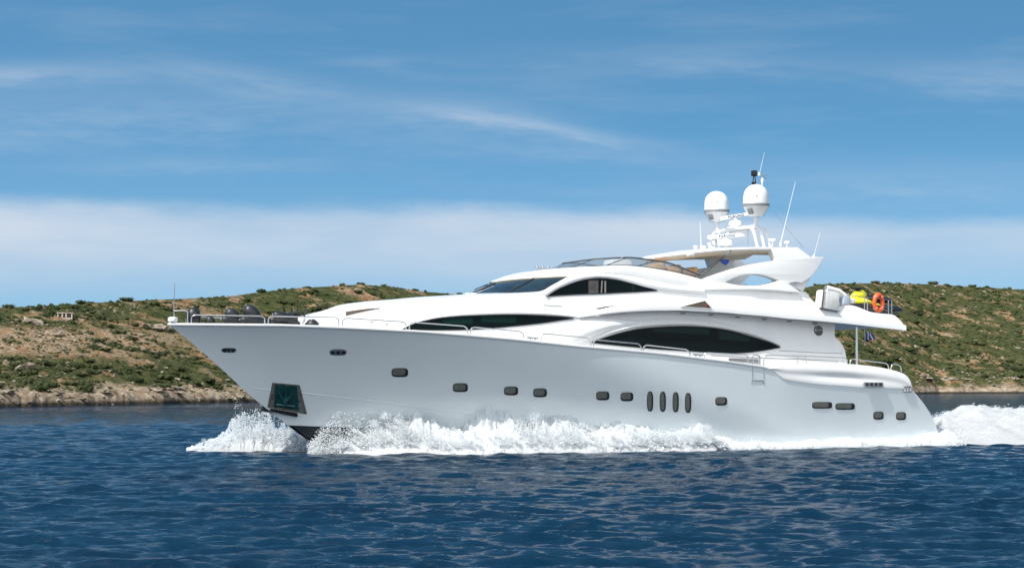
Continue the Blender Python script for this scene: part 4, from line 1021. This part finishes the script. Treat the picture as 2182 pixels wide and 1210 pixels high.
for sd_, hk_, d0_, d1_ in ((8, .85, 66.4, 70.6), (28, 1.05, 67.2, 70.2)):
    xs_ = np.linspace(392, 675, 360); dd = np.linspace(d0_, d1_, 36); PX, DD = np.meshgrid(xs_, dd, indexing='ij')
    hh_ = hk_*np.interp(PX, [392, 440, 500, 530, 560, 640, 675], [0, .22, .85, 1.15, 1.2, .9, .3])*np.sin(np.pi*np.clip((DD-d0_)/(d1_-d0_), 0, 1))**.7*(.35+.7*fbm(PX/26, DD*.6, sd_, 6, .65))*(.45+1.1*fbm(PX/7, DD*.8, sd_+5, 5, .7))-.06
    P = np.stack([(PX-CX)/F*DD, DD, hh_], -1).reshape(-1, 3); q = grid_faces(360, 36); parts.append((P, np.concatenate([q[:, :3], q[:, [0, 2, 3]]])))
V, Fx = merge(parts); o = np_mesh('bow_spray', V, Fx, M_foam); tag(o, 'low fan of white spray thrown out ahead of the far bow', 'spray', kind='stuff')
# stern wake
def wake():
    nx, ny = 330, 110; xs_ = np.linspace(30.2, 75, nx); t = np.linspace(-1, 1, ny); Xg = np.repeat(xs_[:, None], ny, 1); hw = np.interp(xs_, [30.2, 34, 45, 75], [3.1, 4.4, 6.5, 9])
    Yg_ = hw[:, None]*t[None]
    h = np.interp(xs_, [30.2, 31.3, 33, 36, 42, 55, 75], [.35, .8, 1.15, 1.4, 1.5, 1.3, .7])
    prof = np.clip(1-np.abs(t)**2.2, 0, 1)**.8
    lump = fbm(Xg*.9, Yg_*.9, 31, 6, .62); Zg = h[:, None]*prof[None]*(.62+.62*lump)+.45*(lump-.45)*prof[None]-.06
    P = np.stack([Xg, Yg_, Zg], -1).reshape(-1, 3); q = grid_faces(nx, ny); return to_world(P), np.concatenate([q[:, :3], q[:, [0, 2, 3]]]), (xs_, hw, h)
Pw, Fw, _ = wake(); parts = [(Pw, Fw)]
g = np.random.default_rng(77); n = 26000; x = g.uniform(30.6, 60, n); t = g.uniform(-1, 1, n); hw = np.interp(x, [30.2, 34, 45, 75], [3.1, 4.4, 6.5, 9]); h = np.interp(x, [30.2, 31.3, 33, 36, 42, 55, 75], [.35, .8, 1.15, 1.4, 1.5, 1.3, .7])
z = h*(1-np.abs(t)**2.2)**.8*(.62+.62*fbm(x*.9, t*hw*.9, 31, 6, .62))+g.random(n)**3*.35*fbm(x*2, t*4, 90, 3); keep = fbm(x*2.5, z*3+t*4, 39, 4, .6) > .42
C = to_world(np.stack([x, t*hw, z], 1)[keep]); r = g.uniform(.008, .022, len(C)); parts.append(blobs(C, r, OV, OF, seed=9))
V, Fx = merge(parts); o = np_mesh('wake', V, Fx, M_foam); tag(o, 'heap of churned white wake behind the stern of the yacht', 'wake', kind='stuff')

# ------------------------------------------------------------------ headland
SHORE = [(-3000, 905), (-1500, 893), (-600, 880), (0, 868), (300, 862), (530, 857), (1200, 849), (2000, 838.5), (2182, 838), (3000, 838), (5000, 838)]
SKY_ = [(-3000, 760), (-1500, 720), (-600, 685), (-200, 665), (0, 656), (130, 650), (260, 642), (380, 636), (480, 631), (540, 624), (600, 617), (700, 610), (770, 606), (830, 610), (900, 620), (985, 628), (1150, 650), (1400, 668), (1600, 640), (1700, 616), (1745, 606), (1820, 603), (1900, 603), (1990, 606), (2060, 610), (2182, 617), (2500, 640), (3000, 700), (5000, 790)]
def dshore(px): p = np.array(SHORE); return F*CH/(np.interp(px, p[:, 0], p[:, 1])-HY)
def dridge(px): return dshore(px)*1.0+np.interp(px, [-3000, 0, 900, 1700, 2182, 5000], [60, 80, 105, 160, 190, 240])
def zridge(px): p = np.array(SKY_); return CH+(HY-np.interp(px, p[:, 0], p[:, 1]))/F*dridge(px)
def terrain(px, v):
    """px: bearing, v: 0 shore .. 1 ridge .. beyond"""
    px = np.asarray(px, float); v = np.asarray(v, float); d0, d1, z1 = dshore(px), dridge(px), zridge(px)
    wig = (fbm(px/55., px*0, 3, 5, .6)-.5)*5*np.clip(1.2-v*4, 0, 1)
    d = d0+(d1-d0)*v+wig; x = (px-CX)/F*d
    cliff = np.interp(px, [-3000, 0, 1200, 2182], [.5, .5, .7, 1.4])*(.6+.8*fbm(px/30., v*20, 13, 4))
    base = np.clip(v, 0, 1); prof = .86*base**.92+.14*base**2.2
    z = -1.+(cliff+1.)*np.clip(v/.03, 0, 1)**.6+(z1-cliff)*prof
    n1 = fbm(x*.05, d*.05, 17, 5)-.5; n2 = fbm(x*.22, d*.22, 19, 5, .6)-.5; n3 = fbm(x*.9, d*.9, 23, 4, .6)-.5
    env = np.clip(v/.05, 0, 1)*np.clip((1.02-v)/.2, .15, 1)
    rockz = np.clip((fbm(x*.11, d*.11, 29, 3)-.52)*9, 0, 1)
    z = z+env*(n1*2.2+n2*1.1+n3*.35*(1+2*rockz))+np.clip(1-v/.10, 0, 1)*np.clip(v/.012, 0, 1)*(n2*.9+n3*.3)
    z = np.where(v > 1, z-(v-1)*z1*.8, z)
    return x, d, z
def ter_mat():
    m = bpy.data.materials.new('dry_hillside'); m.use_nodes = True; t = NT(m.node_tree); p = t.n['Principled BSDF']; p.inputs['Roughness'].default_value = .95; p.inputs['Specular IOR Level'].default_value = .1
    g = t.new('ShaderNodeNewGeometry'); P_ = g.outputs['Position']; s3 = t.new('ShaderNodeSeparateXYZ'); t.link(P_, s3.inputs[0])
    soil = t.ramp(t.noise(P_, .35, 6, .65), [(.32, (.18, .095, .045)), (.5, (.31, .18, .095)), (.68, (.40, .275, .165))])
    rock = t.ramp(t.noise(P_, 1.1, 7, .7), [(.30, (.10, .07, .045)), (.46, (.27, .20, .13)), (.62, (.44, .365, .27))])
    green = t.ramp(t.noise(P_, .5, 6, .65), [(.3, (.026, .034, .013)), (.5, (.058, .068, .023)), (.72, (.120, .108, .048))])
    rm = t.ramp(t.noise(t.mapping(P_, (1, 1, 2)), .30, 7, .68), [(.50, 0), (.60, 1)])
    gm = t.ramp(t.noise(t.mapping(P_, (1, .8, 1), loc=(40, 3, 9)), .14, 8, .70), [(.40, 0), (.49, 1)])
    # the far (right-hand) part is greener
    xr = t.smooth(s3.outputs[0], 60, 130)
    gm = t.math('ADD', gm, t.math('MULTIPLY', xr, t.ramp(t.noise(P_, .06, 6, .65), [(.45, 0), (.56, .45)])), clamp=True)
    bare = t.math('MULTIPLY', t.smooth(t.math('MULTIPLY', s3.outputs[0], -1.), 44, 54), t.math('MULTIPLY', t.smooth(s3.outputs[2], 5, 7), t.math('SUBTRACT', 1, t.smooth(s3.outputs[2], 9.5, 11))))
    gm = t.math('MULTIPLY', gm, t.math('SUBTRACT', 1, t.math('MULTIPLY', bare, .85)))
    rm = t.math('MAXIMUM', rm, t.math('MULTIPLY', bare, t.ramp(t.noise(t.mapping(P_, (1, 1, 2.2)), .45, 7, .72), [(.44, 0), (.52, .9)])))
    c1 = t.mix(rm, soil, rock); c2 = t.mix(gm, c1, green)
    zn = t.math('ADD', s3.outputs[2], t.math('MULTIPLY', t.math('SUBTRACT', t.noise(P_, .18, 5, .6), .5), 4.5))
    shore = t.math('SUBTRACT', 1, t.smooth(zn, 1.2, 2.8))
    srock = t.ramp(t.noise(t.mapping(P_, (1, 1, 2.5)), .55, 7, .68), [(.32, (.15, .105, .07)), (.47, (.28, .21, .145)), (.63, (.46, .38, .29))])
    c3 = t.mix(shore, c2, srock)
    wet = t.math('SUBTRACT', 1, t.smooth(s3.outputs[2], .25, .75)); c4 = t.mix(wet, c3, (.05, .042, .03))
    t.link(c4, p.inputs['Base Color'])
    bm = t.new('ShaderNodeBump'); bm.inputs['Strength'].default_value = .9; bm.inputs['Distance'].default_value = .8
    t.link(t.noise(P_, 1.2, 8, .72), bm.inputs['Height']); t.link(bm.outputs[0], p.inputs['Normal']); return m
nv = np.concatenate([np.linspace(0, .12, 40)[:-1], np.linspace(.12, 1.05, 200)[:-1], np.linspace(1.05, 2.0, 12)])
npx = np.concatenate([np.linspace(-3000, -300, 90)[:-1], np.linspace(-300, 2500, 1150)[:-1], np.linspace(2500, 5000, 80)])
PXg, Vg = np.meshgrid(npx, nv); Xt, Yt, Zt = terrain(PXg, Vg)
ter = np_mesh('hillside', np.stack([Xt, Yt, Zt], -1).reshape(-1, 3), grid_faces(len(nv), len(npx)), ter_mat()); ter['kind'] = 'structure'

# ---- scrub
def leaf_mat(name, a, b, c_):
    m = bpy.data.materials.new(name); m.use_nodes = True; t = NT(m.node_tree); p = t.n['Principled BSDF']; p.inputs['Roughness'].default_value = .8; p.inputs['Specular IOR Level'].default_value = .15
    g = t.new('ShaderNodeNewGeometry'); oi = t.new('ShaderNodeObjectInfo')
    n = t.noise(g.outputs['Position'], .13, 5, .65); n2 = t.noise(g.outputs['Position'], 3.5, 4, .7)
    v = t.math('ADD', t.math('MULTIPLY', n, .65), t.math('MULTIPLY', n2, .35))
    t.link(t.ramp(v, [(.36, a), (.5, b), (.64, c_)]), p.inputs['Base Color']); return m
M_leafd = leaf_mat('dark_scrub_leaf', (.014, .021, .008), (.030, .042, .014), (.060, .062, .028))
M_leafm = leaf_mat('scrub_leaf', (.020, .030, .010), (.046, .060, .020), (.088, .086, .040))
M_stem = mat('shrub_stem', (.10, .075, .05), .9)
def bush_mesh(seed, nleaf=170, lumps=5):
    """a low shrub: several leafy lobes made of small tilted leaf tufts round a broken core"""
    g = np.random.default_rng(seed); cs = np.stack([g.uniform(-.5, .5, lumps), g.uniform(-.5, .5, lumps), g.uniform(.15, .42, lumps)], 1); rs2 = g.uniform(.32, .58, lumps)
    Vs, Fs2, k = [], [], 0
    for c_, r_ in zip(cs, rs2):
        B = IV*r_*.88*g.uniform(.78, 1.18, (len(IV), 1))*np.array([1, 1, .85])+c_; Vs.append(B); Fs2.append(IF+k); k += len(IV)
    d = g.normal(size=(nleaf, 3)); d[:, 2] = np.abs(d[:, 2])*.9-.15; d /= np.linalg.norm(d, axis=1)[:, None]; i = g.integers(0, lumps, nleaf)
    P = cs[i]+d*rs2[i][:, None]*g.uniform(.85, 1.22, (nleaf, 1))*np.array([1, 1, .85])
    for p_ in P:
        a = g.normal(size=3); a /= np.linalg.norm(a); b = np.cross(a, g.normal(size=3)); b /= np.linalg.norm(b); s_ = g.uniform(.05, .12)
        Vs.append(np.array([p_-a*s_, p_+b*s_*.7, p_+a*s_, p_-b*s_*.7])); Fs2.append(np.array([[k, k+1, k+2], [k, k+2, k+3]])); k += 4
    return np.concatenate(Vs), np.concatenate(Fs2)
BM = [bush_mesh(100+i, 150, 4+i % 4) for i in range(7)]
def mesh_data(V, Fx, name, m_):
    o_ = np_mesh(name, V, Fx, m_, smooth=False); me = o_.data; bpy.data.objects.remove(o_); return me
BDATA = [mesh_data(v, f, 'shrub', M_leafd if i % 2 else M_leafm) for i, (v, f) in enumerate(BM)]
g = np.random.default_rng(5)
cand = []
N = 9000
pxs = g.uniform(-500, 2700, N); vs = g.beta(1.05, 1.0, N)*.97+.04
x, y, z = terrain(pxs, vs)
dn = fbm(x*.055, y*.055, 41, 5, .6); dn2 = fbm(x*.3, y*.3, 47, 3)
rightk = np.clip((x-40)/60, 0, 1)
keep = (dn > .50-.12*rightk-(vs > .9)*.1) & (dn2 > .36) & (vs > .07)
hid = (pxs > 1010) & (pxs < 1720)
keep &= ~hid & ~((pxs < 170) & (vs > .45) & (vs < .8) & (g.random(N) < .85))
pxs, vs, x, y, z = pxs[keep], vs[keep], x[keep], y[keep], z[keep]
size = (.36+.85*g.random(len(x))**2.4)*np.interp(x, [-60, 0, 60, 130], [1., 1.1, 1.5, 1.75])
vis = size/y*((pxs > -20) & (pxs < 2200))
order = np.argsort(-vis)
NB = 262
ind, rest = order[:NB], order[NB:]
grp = 'low shrubs scattered over the hillside'
def shrub(x_, y_, z_, s_, kind, label, group=None, sz=1., i=0):
    o_ = bpy.data.objects.new('shrub', BDATA[kind]); link(o_); o_.location = (x_, y_, z_-.12*s_); o_.scale = (s_*1.15, s_*1.15, s_*sz); o_.rotation_euler = (0, 0, i*1.7)
    tag(o_, label, 'shrub', group); return o_
for i, k in enumerate(ind):
    left = pxs[k] < 1000
    kd = int(g.integers(0, 7)); nm = 'dark green' if kd % 2 else 'mid green'
    zone = 'near the foot of' if vs[k] < .33 else ('halfway up' if vs[k] < .7 else 'high on')
    shrub(x[k], y[k], z[k], size[k], kd, f'{nm} low shrub {zone} the scrubby hillside {"left of the yacht" if left else "right of the yacht"}', 'low shrubs on the hillside', g.uniform(.55, .85), i)
# the shrubs that stand up on the skyline
for i, (px, v_, s_, lab) in enumerate([(266, 1.0, 1.25, 'flat dark shrub on the skyline above and left of the bow'), (559, 1.0, 1.3, 'rounded dark shrub, the tallest on the skyline over the foredeck'),
        (885, 1.0, .8, 'small dark shrub on the falling skyline ahead of the windscreen'), (975, 1.0, .9, 'dark shrub where the left hill meets the windscreen'),
        (1867, 1.0, 1.5, 'small round shrub on the skyline above the life ring'), (1990, 1.0, 2.1, 'broad round shrub on the skyline right of the life ring'), (2022, .99, 1.7, 'second broad shrub on the skyline, right of the broadest'),
        (2072, 1.0, 1.5, 'pointed little shrub on the skyline in the right half of the hill'), (2106, 1., 1.5, 'low dark shrub on the skyline near the right edge'), (770, 1.0, .9, 'shrub at the very top of the left hill')]):
    xx, yy, z_ = terrain(px, v_); shrub(float(xx), float(yy), float(z_), s_, (i*2+1) % 7, lab, None, .8, i)
# everything smaller: one mass
parts = []
gg = np.random.default_rng(9)
extra = 9000
px2 = gg.uniform(-400, 2600, extra); v2 = gg.uniform(.05, 1.02, extra); xe_, ye_, ze_ = terrain(px2, v2); dn3 = fbm(xe_*.07, ye_*.07, 53, 5, .6); kk = (dn3 > .47-.12*np.clip((xe_-40)/60, 0, 1)) & ~((px2 > 1010) & (px2 < 1720))
ax, ay, az_, asz = np.concatenate([x[rest], xe_[kk]]), np.concatenate([y[rest], ye_[kk]]), np.concatenate([z[rest], ze_[kk]]), np.concatenate([size[rest], .26*np.ones(kk.sum())*gg.uniform(.5, 1.8, kk.sum())*np.interp(xe_[kk], [0, 120], [1, 2])])
for b in range(7):
    v, f = bush_mesh(300+b, 34, 3); sel_ = np.arange(len(ax)) % 7 == b; n = sel_.sum(); s_ = asz[sel_]
    th = gg.uniform(0, 6.28, n); c_, ss = np.cos(th)[:, None], np.sin(th)[:, None]
    bx, by, bz = v[None, :, 0]*c_-v[None, :, 1]*ss, v[None, :, 0]*ss+v[None, :, 1]*c_, np.repeat(v[None, :, 2], n, 0)*.75
    W_ = np.stack([bx*s_[:, None]+ax[sel_][:, None], by*s_[:, None]+ay[sel_][:, None], bz*s_[:, None]+(az_[sel_]-.1*s_)[:, None]], -1)
    parts.append((W_.reshape(-1, 3), (f[None]+(np.arange(n)*len(v))[:, None, None]).reshape(-1, 3)))
V, Fx = merge(parts); o = np_mesh('scrub', V, Fx, M_leafm, smooth=False); tag(o, 'low green scrub covering the hillside between the larger shrubs', 'scrub', kind='stuff')

# ---- rocks
def rock_mat():
    m = bpy.data.materials.new('limestone'); m.use_nodes = True; t = NT(m.node_tree); p = t.n['Principled BSDF']; p.inputs['Roughness'].default_value = .9; p.inputs['Specular IOR Level'].default_value = .15
    g_ = t.new('ShaderNodeNewGeometry'); t.link(t.ramp(t.noise(g_.outputs['Position'], .9, 7, .7), [(.3, (.12, .09, .065)), (.48, (.26, .21, .155)), (.66, (.42, .37, .30))]), p.inputs['Base Color'])
    b = t.new('ShaderNodeBump'); b.inputs['Distance'].default_value = .3; t.link(t.noise(g_.outputs['Position'], 3, 6, .7), b.inputs['Height']); t.link(b.outputs[0], p.inputs['Normal']); return m
M_rock = rock_mat()
def rock_mesh(seed, sub=2):
    bm = bmesh.new(); bmesh.ops.create_icosphere(bm, subdivisions=sub, radius=1); rnd = random.Random(seed); off = Vector((rnd.uniform(0, 50), 3, 7))
    for v in bm.verts:
        k = .55+.75*mn.fractal(v.co*1.1+off, .8, 2.2, 4)+.25*mn.cell(v.co*1.4+off); v.co *= max(.35, k+.35)
    V = np.array([v.co[:] for v in bm.verts]); Fx = np.array([[v.index for v in f.verts] for f in bm.faces]); bm.free(); return V, Fx
RM = [rock_mesh(i) for i in range(6)]; RDATA = [mesh_data(v, f, 'boulder', M_rock) for v, f in RM]
def boulder(px, v_, s_, sz, lab, grp_=None, i=0):
    xx, yy, z_ = (float(q) for q in terrain(px, v_)); o_ = bpy.data.objects.new('boulder', RDATA[i % 6]); link(o_); o_.location = (xx, yy, z_+.1*s_); o_.scale = (s_*1.25, s_, s_*sz); o_.rotation_euler = (0, 0, i*1.1); tag(o_, lab, 'boulder', grp_)
boulder(52, .30, 1.0, .7, 'big grey boulder alone among the scrub near the left edge', None, 1)
boulder(120, .62, 1.5, .7, 'pale boulder at the right end of the left outcrop', None, 2)
boulder(66, .80, 1.1, .6, 'pale boulder on the upper slope beside the stone hut', None, 3)
boulder(318, .66, 1.3, .5, 'pale boulder on the slope left of the bow', None, 4); boulder(345, .64, 1.5, .5, 'whitish boulder just left of the bow tip', None, 5)
boulder(1949, .34, .9, .8, 'small white boulder standing in dark scrub right of the stern', None, 0)
g = np.random.default_rng(31)
for i in range(34):
    px = g.uniform(0, 540) if i < 20 else g.uniform(1960, 2182); boulder(px, g.uniform(.02, .07), g.uniform(.35, .8)*(1 if px < 1000 else 1.9), g.uniform(.3, .5), 'low tan boulder at the water edge ' + ('left of the yacht' if px < 1000 else 'behind the stern wake'), 'boulders along the shore', i)
parts = []
n = 6000; px = g.uniform(-300, 2500, n); v_ = np.where(g.random(n) < .18, g.uniform(.012, .12, n), g.uniform(.1, .98, n)); xx, yy, z_ = terrain(px, v_)
kp = ((v_ < .12) | (fbm(xx*.09, yy*.09, 61, 4, .6) > .62) | ((px < 190) & (v_ > .5) & (v_ < .85))) & ~((px > 1010) & (px < 1720)); xx, yy, z_, v_ = xx[kp], yy[kp], z_[kp], v_[kp]
s_ = g.uniform(.10, .38, len(xx))*np.interp(xx, [0, 130], [1, 1.9])*np.where(v_ < .12, .8, 1)
for b in range(5):
    rv, rf = rock_mesh(50+b, 1); sel_ = np.arange(len(xx)) % 5 == b; m_ = sel_.sum(); sq = np.stack([g.uniform(.9, 1.6, m_), g.uniform(.8, 1.2, m_), g.uniform(.35, .7, m_)], 1)
    parts.append(blobs(np.stack([xx, yy, z_+.02], 1)[sel_], s_[sel_], rv, rf, sq, seed=b))
V, Fx = merge(parts); o = np_mesh('loose_rock', V, Fx, M_rock, smooth=False); tag(o, 'pale broken limestone along the shore and between the scrub', 'rocks', kind='stuff')
# the ruined hut
xx, yy, z_ = (float(q) for q in terrain(138, .80)); hut = empty('stone_hut', (xx, yy, z_-.2), .05); tag(hut, 'tiny ruined stone hut with dark openings on the left slope', 'hut')
M_hut = mat('rubble_wall', (.40, .33, .27), .9, var=.3, vscale=3, bump=.8, bscale=4)
W = 2.2; H_ = .85
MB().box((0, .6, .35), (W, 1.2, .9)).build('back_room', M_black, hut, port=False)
for cx_, w_ in ((-W/2+.08, .16), (-.38, .22), (.18, .22), (W/2-.10, .2)): MB().box((cx_, -.02, .4), (w_, .18, H_)).build('wall_pier', M_hut, hut, port=False)
MB().box((0, -.02, .08), (W, .16, .3)).build('wall_base', M_hut, hut, port=False); MB().box((0, .5, .92), (W+.15, 1.35, .13)).build('roof', M_hut, hut, port=False)
